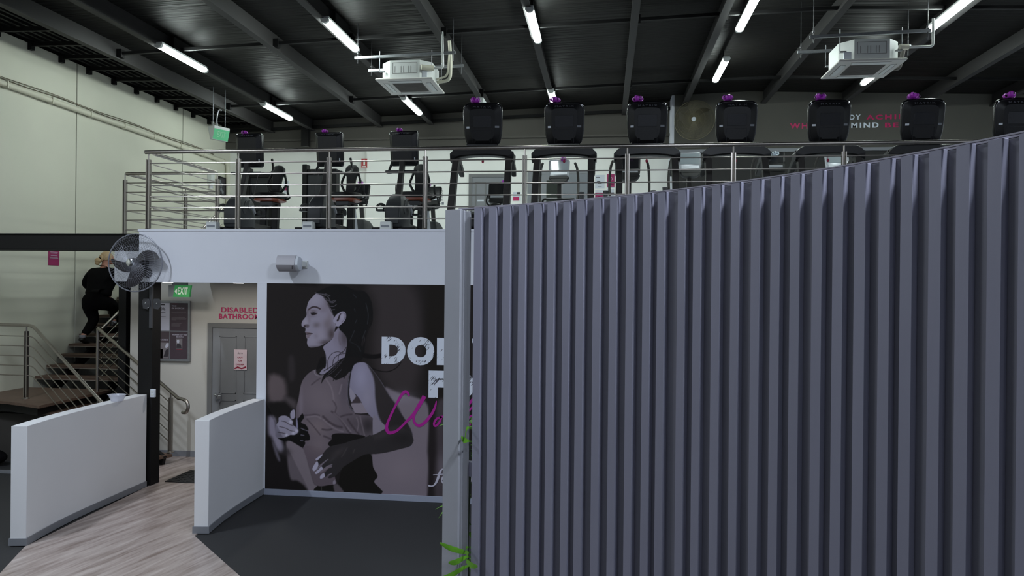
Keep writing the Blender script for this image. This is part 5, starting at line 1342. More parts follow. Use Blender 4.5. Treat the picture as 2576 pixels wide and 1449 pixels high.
# ---- treadmill
def make_treadmill():
    t = thing('treadmill', '', 'treadmill')
    # running deck
    MB().prism([(-.26, .42), (.26, .42), (.26, 2.1), (-.26, 2.1)], .10, .19).build('running_deck', 'steel_black', t)
    MB().box(-.25, .25, .45, 2.08, .19, .197).build('running_belt', 'black_rubber', t)
    for s in (-1, 1): MB().box(s*.33 - .07, s*.33 + .07, .35, 2.12, .08, .2).build('side_rail', 'plastic_grey', t, bevel=.012)
    # motor cover
    MB().loft([[(-.40*k, y, .05), (.40*k, y, .05), (.40*k, y, h), (.30*k, y, h + .04), (-.30*k, y, h + .04), (-.40*k, y, h)] for y, k, h in ((.02, .85, .10), (.06, .95, .17), (.25, 1, .22), (.45, 1, .2))]).build('motor_cover', 'plastic_black', t, bevel=.008)
    for x in (-.3, .3):
        for y in (.12, 1.95): MB().lathe([(.03, 0), (.035, .02), (.025, .08)], 10, Matrix.Translation((x, y, 0))).build('foot', 'black_rubber', t)
    # uprights lean back from the front feet to the bar
    for s in (-1, 1):
        rings = []
        for y, z, w_, d_ in ((.20, .04, .095, .15), (.28, .30, .09, .13), (.45, .80, .085, .11), (.545, .98, .085, .12), (.60, 1.08, .09, .15)):
            x = s*(.375 - .012*z)
            rings.append([(x - w_/2, y - d_/2, z), (x + w_/2, y - d_/2, z), (x + w_/2, y + d_/2, z), (x - w_/2, y + d_/2, z)])
        MB().loft(rings).build('upright', 'machine_grey', t, bevel=.01)
        MB().box(s*.375 - .012, s*.375 + .012, .135, .147, .15, .25).build('upright_strip', 'silver', t) if False else None
        # handlebar arm running back from the bar
        rings = []
        for y, z, w_, h_ in ((.55, 1.05, .10, .14), (.75, 1.0, .085, .11), (1.0, .90, .075, .085), (1.07, .865, .06, .05)):
            x = s*.375
            rings.append([(x - w_/2, y, z - h_/2), (x + w_/2, y, z - h_/2), (x + w_/2, y, z + h_/2), (x - w_/2, y, z + h_/2)])
        MB().loft(rings).build('handlebar', 'plastic_black', t, bevel=.012)
        MB().box(s*.375 - .03, s*.375 + .03, .8, .95, .985, 1.0).build('grip_pad', 'plastic_gloss', t, bevel=.005)
    # arched cross bar between the uprights
    top, bot = [], []
    for k in range(17):
        q = -1 + k/8; x = q*.44
        top.append((x, 1.175 - .01*abs(q)**2 - (.10*max(0, abs(q) - .82)/.18 if abs(q) > .82 else 0)))
        bot.append((x*.99, 1.055 - .055*abs(q)**2.2 - (.03*max(0, abs(q) - .82)/.18)))
    poly = top + bot[::-1]
    def cb(y, k): cz = 1.11; return [(p[0]*(1 - .03*(1-k)), y, cz + (p[1] - cz)*k) for p in poly]
    MB().loft([cb(.47, .75), cb(.485, .95), cb(.52, 1), cb(.64, 1), cb(.69, .9), cb(.70, .7)]).build('cross_bar', 'plastic_black', t, smooth=40)
    MB().box(-.22, .22, .5, .66, 1.155, 1.22).build('console_neck', 'plastic_gloss', t, bevel=.015)
    MB().tube([(0, .58, 1.06), (0, .58, 1.0)], .003, 5).ell((0, .58, .985), .017, .012, .024).build('safety_clip', 'ink_pink', t)
    # console: tapering moulded back, leaning towards the balustrade at the top
    ol = [(.245, .275), (.20, .298), (.10, .305), (0, .307), (-.10, .305), (-.20, .298), (-.245, .275), (-.268, .24), (-.272, .18), (-.268, .02), (-.26, -.12), (-.235, -.225), (-.205, -.265), (-.15, -.275), (-.14, -.305), (.14, -.305), (.15, -.275), (.205, -.265), (.235, -.225), (.26, -.12), (.268, .02), (.272, .18), (.268, .24)]
    pl = Matrix.Translation((0, .56, 1.47)) @ Matrix.Rotation(math.radians(9), 4, 'X')
    con = console_shell('console', ol, .04, .055, .66, t, pl)
    P = lambda x, y, z: pl @ Vector((x, y, z))
    Rr = pl.to_3x3()
    MB().obox(P(0, -.0605, .05), (.25, .004, .155), Rr).build('vent_panel', 'plastic_gloss', con, bevel=.006)
    g = MB()
    g.obox(P(0, -.061, -.06), (.26, .003, .004), Rr)
    for s in (-1, 1): g.obox(P(s*.13, -.061, -.16), (.004, .003, .2), Rr)
    g.build('panel_seam', 'plastic_gloss', con)
    MB().obox(P(-.20, -.0435, -.025), (.046, .004, .026), Rr @ Matrix.Rotation(math.radians(-27), 3, 'Z')).build('sticker', 'label_white', con)
    MB().obox(P(.20, -.0435, -.022), (.06, .004, .026), Rr @ Matrix.Rotation(math.radians(27), 3, 'Z')).build('sticker', 'label_grey', con)
    n_ = Rr @ Vector((0, -.83, .55))
    o = text('lettering', 'MATRIX', (-.125, .125, -.012, .012), P(0, -.0445, .245), tuple(Rr @ Vector((1, 0, 0))), tuple(Rr @ Vector((0, .49, .87)).normalized()), 'logo_grey', con, bold=.0, depth=.004, space=1.35)
    for s in (-1, 1): MB().lathe([(.008, 0), (.008, .004)], 8, Matrix.Translation(P(s*.235, -.016, .258)) @ RX).build('screw', 'chrome', con)
    # display on the user's side
    MB().obox(P(0, .042, .02), (.42, .006, .38), Rr).build('display', 'display_dark', con)
    MB().obox(P(0, .046, -.23), (.26, .006, .05), Rr).build('key_strip', 'plastic_grey', con)
    return t
def make_bow(label, m='bow', n=9, r=.064):
    b = thing('ribbon_bow', label, 'bow')
    rr = random.Random(n)
    for i in range(n):
        a = 2*PI*i/n + rr.uniform(-.2, .2); el = rr.uniform(.1, .9); L = []
        for k in range(11):
            q = 2*PI*k/10; u = r*(1 - math.cos(q))*.62; v_ = r*.42*math.sin(q)
            L.append((u, v_))
        rings = []
        for u, v_ in L:
            p = Vector((u*math.cos(el) - v_*math.sin(el), 0, u*math.sin(el) + v_*math.cos(el)))
            sd = Vector((0, 1, 0))*(.018 + .005*math.sin(u*60)); Rz = Matrix.Rotation(a, 3, 'Z')
            rings.append([Rz @ (p - sd), Rz @ (p + sd), Rz @ (p + sd + Vector((0, 0, .0012))), Rz @ (p - sd + Vector((0, 0, .0012)))])
        MB().loft(rings).build('ribbon_loop', m, b, smooth=60, loc=(0, 0, .012))
    MB().ell((0, 0, .012), .016, .016, .014, 10, 6).build('knot', m, b)
    return b
ORD = ['first', 'second', 'third', 'fourth', 'fifth', 'sixth', 'seventh']
TPX = (1215, 1420, 1628, 1852, 2085, 2320, 2555)
TLAB = ['black treadmill beside the recumbent bikes, above the pale end of the slatted screen', 'black treadmill with a glowing batten behind its console, second of its row', 'black treadmill before the white wall corner, third of its row',
        'black treadmill beside the round caged fan on the charcoal wall, fourth of its row', 'black treadmill hiding part of the wall slogan, fifth of its row from the bikes', 'black treadmill between the slogan end and the bright wall patch, sixth of its row', 'black treadmill cut by the frame edge at the right end of the row']
tm0 = make_treadmill(); bow0 = None
for i, (px, lab) in enumerate(zip(TPX, TLAB)):
    Yc = 10.17 + .05*i; x = atY(px, 300, Yc).x; y0 = Yc - .56
    if i == 0: t = tm0; t.location = (x, y0, ZM); t['label'] = lab; t['group'] = 'treadmills along the balustrade'
    else: t = dup(tm0, (x, y0, ZM), label=lab, group='treadmills along the balustrade')
    bl = 'magenta ribbon bow on top of the %s treadmill console from the bikes' % ORD[i]
    off = (-.10, -.13, -.13, -.12, -.12, -.13, -.10)[i]
    bp = (x + off, y0 + .56 - .045, ZM + 1.47 + .304)
    if bow0 is None: bow0 = make_bow(bl); bow0.location = bp; bow0['group'] = 'ribbon bows on the treadmill consoles'
    else:
        b = dup(bow0, bp, rotz=i*.7, label=bl, group='ribbon bows on the treadmill consoles')

# ---- recumbent bike
def make_bike():
    t = thing('recumbent_bike', '', 'exercise bike')
    # shroud around the flywheel
    sec = [(-.10, -.20), (.10, -.20), (.125, -.14), (.13, .2), (.11, .32), (-.11, .32), (-.13, .2), (-.125, -.14)]
    MB().loft([[(x*k, y*ky + dy, z) for x, y in sec] for z, k, ky, dy in ((.06, .92, .92, 0), (.10, 1, 1, 0), (.30, 1, .98, 0), (.40, .95, .85, .03), (.47, .75, .65, .05), (.52, .5, .45, .06))]).build('shroud', 'plastic_grey', t, bevel=.012, smooth=50)
    for s in (-1, 1):
        MB().loft([[(s*.135, y, z) for y, z in ((-.12, .30), (.0, .44), (.12, .47), (.02, .33), (-.06, .24))], [(s*.11, y, z) for y, z in ((-.12, .30), (.0, .44), (.12, .47), (.02, .33), (-.06, .24))]]).build('shroud_flash', 'silver' if s < 0 else 'plastic_grey', t, bevel=.006)
    MB().box(-.09, .09, -.22, -.19, .1, .34).build('front_panel', 'plastic_grey', t, bevel=.012)
    MB().box(-.30, .30, -.16, -.08, 0, .06).build('stabiliser', 'steel_black', t, bevel=.012); MB().box(-.28, .28, 1.30, 1.38, 0, .06).build('stabiliser', 'steel_black', t, bevel=.012)
    MB().bar((0, .25, .10), (0, 1.34, .10), .10, .12).build('frame_beam', 'machine_grey', t, bevel=.01)
    # mast and its collar
    MB().loft([[(x*w_, y + d_*yy, z) for x, yy in ((-1, -1), (1, -1), (1, 1), (-1, 1))] for y, z, w_, d_ in ((.06, .44, .042, .06), (.14, .62, .038, .05), (.24, .88, .034, .045), (.29, 1.02, .034, .04))]).build('mast', 'machine_grey', t, bevel=.012)
    MB().lathe([(.07, 0), (.075, .02), (.055, .04)], 14, Matrix.Translation((0, .075, .47)) @ Matrix.Rotation(math.radians(-20), 4, 'X')).build('mast_collar', 'plastic_black', t)
    # handlebars sweeping back from the mast
    MB().tube(smooth_path([(-.22, .50, 1.02), (-.25, .46, .90), (-.22, .36, .87), (-.05, .27, .87), (.05, .27, .87), (.2, .38, .87), (.27, .52, .93), (.22, .60, 1.12)], 6), .018, 9).build('handlebar', 'plastic_black', t)
    MB().box(-.24, .22, .24, .32, .85, .885).build('accessory_tray', 'plastic_black', t, bevel=.008)
    # crank, pedals with straps
    MB().tube([(-.19, .10, .36), (.19, .10, .36)], .022, 10).build('axle', 'silver', t)
    for s, z in ((-1, .30), (1, .26)):
        MB().bar((s*.165, .10, .36), (s*.165, .10 + (.12 if s > 0 else -.10), z), .02, .04).build('crank', 'silver', t)
        c = Vector((s*.225, .10 + (.12 if s > 0 else -.10), z))
        MB().obox(c, (.10, .13, .025)).build('pedal', 'plastic_black', t, bevel=.005)
        MB().tube(smooth_path([c + Vector((-.055, 0, 0)), c + Vector((-.05, 0, .06)), c + Vector((0, 0, .085)), c + Vector((.05, 0, .06)), c + Vector((.055, 0, 0))], 5), .012, 6, sq=(.5, 2.2)).build('pedal_strap', 'black_rubber', t)
    # seat: shell, pad, rail, back with two openings
    MB().loft([[(x*k, y*k + 1.05, z) for x, y in round_rect(.46, .40, .12, 4)] for z, k in ((.58, .93), (.595, 1), (.64, 1), (.67, .93))]).build('seat_pad', 'pad', t, smooth=50)
    MB().loft([[(x*k, y*k + 1.03, z) for x, y in round_rect(.45, .40, .12, 4)] for z, k in ((.535, .8), (.55, .97), (.579, .95))]).build('seat_shell', 'copper', t, smooth=50)
    MB().box(-.10, .10, .88, 1.2, .47, .535).build('seat_carriage', 'plastic_grey', t, bevel=.01)
    for s in (-1, 1): MB().loft([[(s*.09 + x, y + dy, z) for x, y in ((-.05, -.05), (.05, -.05), (.05, .05), (-.05, .05))] for z, dy in ((.06, 1.0), (.3, 1.02), (.5, 1.04))]).build('seat_post', 'steel_black', t, bevel=.012)
    place = Matrix.Translation((0, 1.28, .90)) @ Matrix.Rotation(math.radians(-14), 4, 'X')
    ol = [(.07, .24), (.0, .25), (-.07, .24), (-.105, .19), (-.12, .10), (-.155, -.02), (-.15, -.09), (-.08, -.20), (-.05, -.22), (.05, -.22), (.08, -.20), (.15, -.09), (.155, -.02), (.12, .10), (.105, .19)]
    bk = MB()
    core = [(.06, .24), (0, .25), (-.06, .24), (-.1, .2), (-.108, .12), (-.075, .05), (-.066, -.05), (-.066, -.21), (.066, -.21), (.066, -.05), (.075, .05), (.108, .12), (.1, .2)]
    bk.loft([[place @ Vector((x*k, y, z*k)) for x, z in core] for y, k in ((-.035, .9), (-.02, 1), (.02, 1), (.035, .9))])
    for s in (-1, 1): bk.tube([place @ Vector((s*x, 0, z)) for x, z in ((.09, .15), (.118, .07), (.148, -.02), (.145, -.09), (.10, -.17), (.06, -.205))], .019, 8)
    bk.build('seat_back', 'pad', t, smooth=45)
    MB().bar((0, 1.22, .55), (0, 1.32, .80), .12, .04).build('back_bracket', 'plastic_black', t, bevel=.006)
    MB().tube(smooth_path([(-.29, 1.0, .78), (-.29, 1.0, .68), (-.28, 1.08, .60), (-.1, 1.12, .565), (.1, 1.12, .565), (.28, 1.08, .60), (.29, 1.0, .68), (.29, 1.0, .78)], 5), .016, 8).build('side_grip', 'plastic_black', t)
    # console
    pl = Matrix.Translation((.0, .33, 1.20)) @ Matrix.Rotation(math.radians(7), 4, 'X') @ Matrix.Rotation(math.radians(-9), 4, 'Z')
    con = console_shell('console', round_rect(.43, .485, .035, 4, .07), .06, .05, .72, t, pl)
    P = lambda x, y, z: pl @ Vector((x, y, z)); Rr = pl.to_3x3()
    text('lettering', 'MATRIX', (-.10, .10, -.009, .009), P(0, -.040, .206), tuple(Rr @ Vector((1, 0, 0))), tuple(Rr @ Vector((0, .65, .76)).normalized()), 'logo_grey', con, bold=0.0, depth=.004, space=1.35)
    MB().obox(P(0, .064, .02), (.35, .006, .36), Rr).build('display', 'display_dark', con)
    MB().obox(P(.178, -.036, -.15), (.012, .006, .05), Rr).build('sticker', 'label_white', con)
    return t
BPX = (598, 805, 998)
BLAB = ['black recumbent bike nearest the stairs, with the hanging exit sign beside its console', 'black recumbent bike in front of the tall grey weight tower, middle of the three', 'black recumbent bike beside the first treadmill, nearest the slatted screen']
bk0 = make_bike()
for i, (px, lab) in enumerate(zip(BPX, BLAB)):
    x = atY(px, 520, 10.0).x; loc = (x, 10.0, ZM)
    if i == 0: t = bk0; t.location = loc; t['label'] = lab; t['group'] = 'recumbent bikes along the balustrade'
    else: t = dup(bk0, loc, label=lab, group='recumbent bikes along the balustrade')
    dup(bow0, (x - .06, 10.0 + .33 - .03, ZM + 1.438), rotz=1 + i, label='small magenta bow on the console of the %s recumbent bike from the stairs' % ORD[i], group='ribbon bows on the bike consoles', scale=(.62, .62, .62))

# ---- white plug boxes on the floor between the bikes
wb0 = None
for px, lab in ((536, 'white plug box on the mezzanine edge left of the first recumbent bike'), (777, 'white plug box on the mezzanine edge left of the middle recumbent bike'), (972, 'white plug box on the mezzanine edge left of the third recumbent bike')):
    x = atY(px, 560, 9.72).x; loc = (x, 9.72, ZM)
    if wb0 is None:
        wb0 = thing('plug_box', lab, 'plug box', loc, group='white plug boxes by the bikes')
        MB().loft([[(x_*k, y_*k, z) for x_, y_ in ((-.075, -.06), (.075, -.06), (.075, .06), (-.075, .06))] for z, k in ((0, 1), (.12, .92))]).build('casing', 'ac_white', wb0, bevel=.006)
        MB().box(-.055, .055, -.062, -.052, .045, .075).build('socket_strip', 'label_grey', wb0); MB().tube(smooth_path([(.06, 0, .03), (.14, .03, .02), (.18, -.03, .03), (.25, .05, .02)], 5), .005, 5).build('lead', 'ink', wb0)
    else: dup(wb0, loc, label=lab, group='white plug boxes by the bikes')

# ---- machines further back on the mezzanine
def make_upright(lit=False, elliptical=False):
    t = thing('upright_bike' if not elliptical else 'elliptical_trainer', '', 'exercise bike' if not elliptical else 'elliptical')
    k = .38 if elliptical else 0
    MB().box(-.30, .30, -.55, -.47, 0, .07).build('stabiliser', 'steel_black', t, bevel=.012); MB().box(-.28, .28, .55, .63, 0, .07).build('stabiliser', 'steel_black', t, bevel=.012)
    MB().bar((0, -.5, .1), (0, .6, .1), .12, .1).build('frame_beam', 'machine_grey', t, bevel=.01)
    sec = [(-.11, -.1), (.11, -.1), (.13, .1), (.12, .45), (-.12, .45), (-.13, .1)]
    MB().loft([[(x*q, y*q + .1, z) for x, y in sec] for z, q in ((.1, .95), (.15, 1), (.5, 1), (.6, .7))]).build('shroud', 'plastic_grey', t, bevel=.015, smooth=50)
    MB().loft([[(x*.04, y*.035 + yy, z) for x, y in ((-1, -1), (1, -1), (1, 1), (-1, 1))] for yy, z in ((.25, .45), (.14, .8 + k*.5), (.08, .95 + k))]).build('mast', 'machine_grey', t, bevel=.01)
    # users face away from the wall: the display looks at the balustrade
    pl = Matrix.Translation((0, .02, 1.14 + k)) @ Matrix.Rotation(math.radians(-16), 4, 'X'); P = lambda x, y, z: pl @ Vector((x, y, z)); Rr = pl.to_3x3()
    MB().loft([[pl @ Vector((x*q, y, z*q)) for x, z in round_rect(.40, .34, .04, 4, .05)] for y, q in ((-.02, .97), (-.015, 1), (.015, 1), (.04, .85))]).build('console', 'silver' if lit else 'plastic_black', t, smooth=40)
    MB().obox(P(0, -.022, .045), (.33, .006, .20), Rr).build('display', 'display_glare' if lit else 'display_dark', t)
    MB().obox(P(0, -.022, -.11), (.30, .006, .05), Rr).build('key_strip', 'silver', t)
    MB().loft([[pl @ Vector((x*q, y, z - .20)) for x, z in round_rect(.38, .07, .03, 3)] for y, q in ((-.05, .9), (0, 1), (.05, .9))]).build('tray', 'plastic_black', t, smooth=40)
    if elliptical:
        MB().loft([[pl @ Vector((x*q, y, z - .26)) for x, z in round_rect(.34, .08, .03, 3, .4)] for y, q in ((-.05, .9), (0, 1), (.05, .9))]).build('console_base', 'plastic_black', t, smooth=40)
        for s in (-1, 1):
            MB().tube(smooth_path([(s*.33, -.2, .35), (s*.33, -.12, .7), (s*.36, 0, 1.05), (s*.36, .05, 1.30), (s*.34, -.02, 1.50), (s*.30, -.1, 1.60)], 6), .024, 9).build('moving_arm', 'machine_grey', t)
            MB().lathe([(.038, 0), (.048, .13), (.05, .14), (.043, .14), (.035, .02)], 12, Matrix.Translation((s*.43, -.05, .92))).build('cup_holder', 'steel_grey', t)
            MB().bar((s*.26, -.55, .28), (s*.26, .15, .34), .12, .04).build('pedal', 'plastic_black', t, bevel=.01)
            MB().bar((s*.30, -.62, .22), (s*.33, .4, .30), .035, .05).build('pedal_arm', 'silver', t)
        MB().tube(fillet([(-.33, .06, .80), (-.30, .06, .95), (.30, .06, .95), (.33, .06, .80)], .05), .02, 8).build('grab_bar', 'plastic_black', t)
        MB().loft([[(x*q, y - .02, z + .62) for x, z in round_rect(.46, .16, .04, 3)] for y, q in ((0, .95), (.02, 1), (.06, 1))]).build('rear_cover', 'silver', t, smooth=40)
    else:
        MB().tube(smooth_path([(-.17, -.25, 1.05), (-.2, -.22, .92), (-.16, -.08, .86), (0, .06, .86), (.16, -.08, .86), (.2, -.22, .92), (.17, -.25, 1.05)], 6), .017, 8).build('handlebar', 'plastic_black', t)
        MB().bar((0, -.12, .2), (0, -.34, .78), .06, .05).build('seat_post', 'silver', t, bevel=.008)
        MB().loft([[(x*q*(1 - .45*(y > .0)), y*q*1.1 - .36, z) for x, y in round_rect(.22, .26, .08, 4)] for z, q in ((.78, .85), (.80, 1), (.84, .95), (.86, .8))]).build('saddle', 'pad', t, smooth=50)
        MB().tube([(-.17, .12, .32), (.17, .12, .32)], .02, 8).box(-.27, -.17, .02, .12, .25, .275).box(.17, .27, .12, .22, .36, .385).build('pedal', 'plastic_black', t)
    return t
ub0 = make_upright(); el0 = make_upright(True, True); el1 = make_upright(False, True)
def place(proto, px, Y, lab, group, first=[]):
    x = atY(px, 470, Y).x
    if proto not in first: first.append(proto); proto.location = (x, Y, ZM); proto['label'] = lab; proto['group'] = group; return x
    dup(proto, (x, Y, ZM), label=lab, group=group); return x
G1, G2 = 'upright bikes behind the front row', 'ellipticals behind the front row'
BW = 'ribbon bows on the rear machines'
def rear_bow(x, y, z, lab, m=None, s=.8): dup(bow0, (x, y, z), label=lab, group=BW, scale=(s, s, s))
x = place(ub0, 905, 14.6, 'dark upright bike behind the middle recumbent bike, left of the extinguisher', G1); rear_bow(x - .0, 14.65, ZM + 1.315, 'magenta bow on the upright bike behind the middle recumbent bike')
x = place(ub0, 1086, 15.0, 'dark upright bike half hidden behind the third recumbent bike', G1); rear_bow(x - .08, 15.05, ZM + 1.315, 'magenta bow on the upright bike behind the third recumbent bike')
x = place(ub0, 1254, 14.6, 'dark upright bike in front of the grey door, seen between treadmill uprights', G1); rear_bow(x + .11, 14.65, ZM + 1.315, 'magenta bow on the upright bike before the grey door')
x = place(el0, 1406, 14.2, 'elliptical with a display painted pale with glare under the second treadmill console', G2); rear_bow(x + .08, 14.2, ZM + 1.67, 'magenta bow on the elliptical with the bright display')
x = place(el1, 1583, 14.0, 'dark elliptical with cup holders beneath the third treadmill console', G2); rear_bow(x + .02, 14.0, ZM + 1.67, 'magenta bow on the dark elliptical under the third treadmill')
place(el0, 1735, 13.6, 'elliptical with a pale display behind the fourth treadmill, left of its uprights', G2)
x = place(el1, 1945, 13.6, 'dark elliptical behind the gap between fourth and fifth treadmills', G2)
wbow = make_bow('silver white ribbon bow between the fourth and fifth treadmills', 'bow_white', 8); wbow.location = (x + .02, 13.55, ZM + 1.60)
place(el0, 2105, 13.6, 'elliptical with a pale display behind the fifth treadmill, low against the screen top', G2)
# weight towers
def tower(lab, px0, px1, ytop, Y):
    a, b = atY(px0, ytop, Y), atY(px1, ytop, Y); W_ = b.x - a.x; H_ = a.z - ZM
    t = thing('weight_tower', lab, 'weight machine', ((a.x + b.x)/2, Y, ZM)); h = W_/2
    for s in (-1, 1): MB().box(s*(h - .05) - .05, s*(h - .05) + .05, -.10, .10, 0, H_ - (.0 if s < 0 else .10)).build('upright', 'steel_black', t, bevel=.01)
    for z0, z1 in ((H_ - .22, H_ - .10), (.02, .12)): MB().box(-h + .1, h - .1, -.08, .08, z0, z1).build('crosspiece', 'steel_black', t, bevel=.008)
    MB().box(-h + .10, h - .10, -.05, -.03, .12, H_ - .22).build('shield_panel', 'plastic_grey', t)
    for k in range(12): MB().box(-h + .14, h - .14, -.025, .06, .14 + k*.055, .188 + k*.055).build('weight_plate', 'steel_black', t)
    for s in (-1, 1): MB().tube([(s*.09, .02, .12), (s*.09, .02, H_ - .2)], .01, 6).build('guide_rod', 'chrome', t)
    MB().tube([(.02, -.14, H_*.95), (-.12, -.25, H_*.45)], .007, 6).build('cable', 'ink', t)
    MB().box(-h + .0, h + .02, -.28, -.05, 0, .05).build('base_foot', 'steel_black', t, bevel=.008)
    return t
tower('tall dark weight tower with a grey shield behind the middle recumbent bike', 765, 851, 415, 15.4)
tower('dark weight tower with a grey shield behind the first recumbent bike', 622, 690, 424, 16.2)

# ---- caged fan on the charcoal wall
fq = atY(1747, 302, 17.25)
f2 = thing('wall_fan', 'large round caged fan mounted on the charcoal wall beside the white corner', 'fan', fq, math.radians(-14))
wire_fan(f2, .44, math.radians(70), 150, 'wire_olive', 'blade_olive', 'label_white', wr=.0024)
MB().lathe([(.08, 0), (.09, .06), (.06, .14)], 16, Matrix.Translation((0, .24, 0)) @ RX).build('motor', 'steel_grey', f2)
MB().box(-.02, .02, .20, .40, -.03, .03).box(-.06, .06, .40, .415, -.12, .12).build('wall_bracket', 'steel_grey', f2)

# ---- things on the back wall
def back_sign(name, lab, cat, px0, px1, py0, py1, Y, m, th=.008):
    a, b = atY(px0, py1, Y), atY(px1, py0, Y); t = thing(name, lab, cat, (a.x, Y, a.z))
    MB().box(0, b.x - a.x, -th, -.001, 0, b.z - a.z).build('panel', m, t); return t, b.x - a.x, b.z - a.z
YW = YB - .001
t, W_, H_ = back_sign('extinguisher_sign', 'red sign with a white extinguisher symbol on the white back wall', 'sign', 909, 924, 399, 423, YB - .12, 'red')
MB().prism([(W_*.36, H_*.30), (W_*.64, H_*.30), (W_*.64, H_*.72), (W_*.56, H_*.86), (W_*.44, H_*.86), (W_*.36, H_*.72)], .008, .011, RX).box(W_*.2, W_*.8, -.011, -.008, H_*.16, H_*.22).box(W_*.05, W_*.95, -.011, -.008, H_*.05, H_*.08).build('symbol', 'sign_white', t)
q = atY(942, 560, 17.9)
fx = thing('fire_extinguisher', 'red fire extinguisher standing on the mezzanine floor between two recumbent bikes', 'fire extinguisher', (q.x, 17.9, ZM))
MB().lathe([(.07, 0), (.08, .01), (.08, .42), (.06, .48), (.025, .51), (.025, .54)], 18).build('cylinder', 'red', fx)
MB().box(-.02, .02, -.03, .03, .54, .58).bar((0, -.02, .58), (.0, -.16, .64), .03, .012).bar((0, -.02, .56), (0, -.15, .57), .03, .012).build('valve_handle', 'steel_black', fx, bevel=.003)
MB().tube(smooth_path([(-.02, 0, .55), (-.10, 0, .52), (-.115, 0, .35), (-.11, 0, .12)], 6), .012, 7).build('hose', 'black_rubber', fx)
MB().lathe([(.0815, .17), (.0815, .33)], 18).build('label_band', 'label_white', fx)
# grey door upstairs, glazed partition with a decal, boards
a, b = atY(1180, 438, YB), atY(1280, 438, YB)
d2 = bpy.data.objects.new('door_2', None); COL.objects.link(d2); d2['kind'] = 'structure'; d2.location = (a.x, YB, ZM); W_, H_ = b.x - a.x, a.z - ZM
MB().box(0, .08, -.03, 0, 0, H_).box(W_ - .08, W_, -.03, 0, 0, H_).box(.08, W_ - .08, -.03, 0, H_ - .08, H_).build('door_frame', 'door_frame', d2)
MB().box(.08, W_ - .08, -.012, 0, 0, H_ - .08).build('door_leaf', 'door_grey', d2)
for x0, x1 in ((.17, .43), (.55, .81)):
    for z0, z1 in ((.2, .9), (1.05, H_ - .2)):
        m = MB()
        for r_ in ((x0, x1, z0, z0 + .02), (x0, x1, z1 - .02, z1), (x0, x0 + .02, z0, z1), (x1 - .02, x1, z0, z1)): m.box(r_[0], r_[1], -.022, -.012, r_[2], r_[3])
        m.build('moulding', 'door_frame', d2)
MB().box(.22, .38, -.018, -.012, 1.40, 1.44).build('door_plate', 'label_white', d2)
a, b = atY(1327, 432, YB), atY(1488, 432, YB); W_, H_ = b.x - a.x, a.z - ZM
w2 = bpy.data.objects.new('window_1', None); COL.objects.link(w2); w2['kind'] = 'structure'; w2.location = (a.x, YB, ZM)
MB().box(0, W_, -.02, 0, H_ - .06, H_).box(0, .08, -.02, 0, 0, H_ - .06).box(W_ - .06, W_, -.02, 0, 0, H_ - .06).box(W_*.5, W_*.56, -.02, 0, 0, H_ - .06).build('window_frame', 'door_grey', w2)
MB().box(.08, W_*.5, -.010, 0, 0, H_ - .06).build('pane', 'door_grey', w2); MB().box(W_*.56, W_ - .06, -.010, 0, 0, H_ - .06).build('pane', 'label_grey', w2)
MB().box(W_*.30, W_*.48, -.014, -.010, .5, H_ - .22).build('dark_pane', 'glass_grey', w2)
aa, bb = atY(1456, 500, YB - .011), atY(1471, 493, YB - .011)
o = text('lettering', 'ood', (aa.x - a.x, bb.x - a.x, aa.z - ZM, bb.z - ZM), (0, -.011, 0), UX, UZ, 'ink', w2, bold=.01, shear=.3)
struct(o)
BG = 'pink and white notices on the back wall'
def notice(px0, px1, py0, py1, lab, pink_top, blocks):
    t, W_, H_ = back_sign('wall_notice', lab, 'notice', px0, px1, py0, py1, YB, 'label_white'); t['group'] = BG
    for (x0, x1, z0, z1, m) in blocks: MB().box(W_*x0, W_*x1, -.011, -.008, H_*z0, H_*z1).build('print_block', m, t)
    return t, W_, H_
notice(1497, 1521, 440, 474, 'white notice with small dark print left of the pink notice on the back wall', 0, [(.1, .5, .8, .84, 'ink'), (.2, .55, .42, .55, 'ink'), (.3, .7, .36, .4, 'ink'), (.3, .7, .12, .15, 'label_grey')])
notice(1497, 1518, 478, 512, 'white notice with a pink lower panel, low on the back wall', 0, [(0, .96, .0, .80, 'pink_board'), (.35, .62, .36, .52, 'ink_pale'), (.1, .8, .68, .71, 'ink_pale')])
t, W_, H_ = notice(1527, 1546, 438, 473, 'pink notice with a white ring symbol on the back wall behind the third treadmill', 0, [(0, 1, 0.08, 1, 'pink_board'), (.15, .85, .35, .38, 'ink_pale'), (.15, .85, .24, .27, 'ink_pale')])
MB().tube([(W_*.55 + W_*.18*math.cos(a_), -.012, H_*.66 + W_*.18*math.sin(a_)) for a_ in np.linspace(0, 2*PI, 15)[:-1]], .006, 5, closed=True).build('ring_symbol', 'ink_pale', t)
notice(1527, 1545, 476, 498, 'white notice with a dark pink bar under the pink notice on the back wall', 0, [(0, 1, .35, .62, 'plum'), (.1, .9, .2, .25, 'label_grey')])
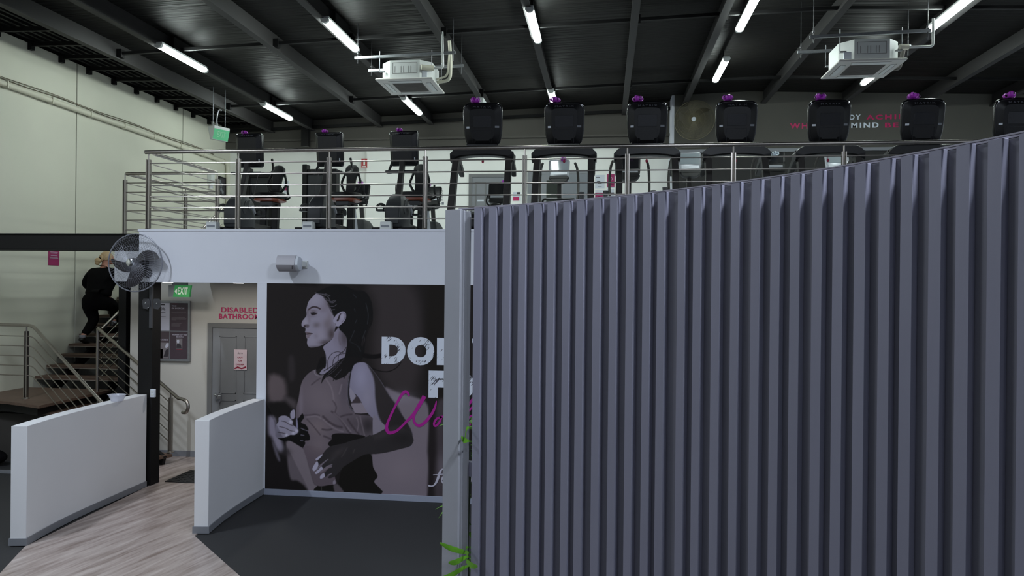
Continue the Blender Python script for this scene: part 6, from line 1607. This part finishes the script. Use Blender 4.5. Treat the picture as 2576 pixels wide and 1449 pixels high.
t, W_, H_ = back_sign('wall_notice', 'small white framed notice with a pink band right of the grey upstairs door', 'notice', 1291, 1310, 483, 505, YB, 'label_white'); t['group'] = BG
MB().box(0, W_*.8, -.011, -.008, 0, H_*.42).build('print_block', 'pink', t); MB().box(W_*.52, W_*.94, -.014, -.008, H_*.62, H_*.98).build('frame_block', 'ink', t)
t, W_, H_ = back_sign('wall_notice', 'white framed notice with a magenta band right of the first recumbent seat', 'notice', 714, 727, 455, 487, YB, 'label_white'); t['group'] = BG
MB().box(0, W_*.9, -.011, -.008, H_*.25, H_*.5).build('print_block', 'pink_board', t)
# sideways lettering and small marks on the back wall
t = thing('sideways_lettering', 'small dark lettering running sideways up the white back wall beside the first treadmill', 'lettering', (atY(1114, 505, YB).x, YB, atY(1114, 505, YB).z))
a, b = atY(1118, 506, YB), atY(1112, 479, YB)
text('lettering', 'HYROX', (0, b.z - a.z, 0, a.x - b.x), (0, -.001, 0), (0, 0, 1), (-1, 0, 0), 'ink', t, depth=.001, space=1.3)
MB().box(-.03, .03, -.003, -.001, -.10, -.03).box(-.22, -.15, -.003, -.001, -.08, -.01).build('printed_mark', 'label_grey', t)
# slogan on the charcoal wall
a, b = atY(2062, 301, YT), atY(2308, 288, YT)
sl_ = thing('slogan_lettering', 'white and pink slogan lettering in two lines on the charcoal wall', 'lettering', (0, YT, 0))
def slog(s_, px0, px1, py0, py1, m):
    a, b = atY(px0, py1, YT), atY(px1, py0, YT); text('lettering', s_, (a.x, b.x, a.z, b.z), (0, -.001, 0), UX, UZ, m, sl_, bold=.03, depth=.006, space=1.35)
slog('BODY', 2106, 2165, 288, 302, 'slogan_white'); slog('ACHIEVES', 2179, 2328, 286.5, 301, 'pink')
slog('WHAT', 1987, 2070, 308.5, 324, 'pink'); slog('THE', 2084, 2128, 308, 323, 'pink'); slog('MIND', 2141, 2210, 308, 322, 'slogan_white'); slog('BELIEVES', 2226, 2370, 306.5, 321, 'pink')
bpy.context.view_layer.update()
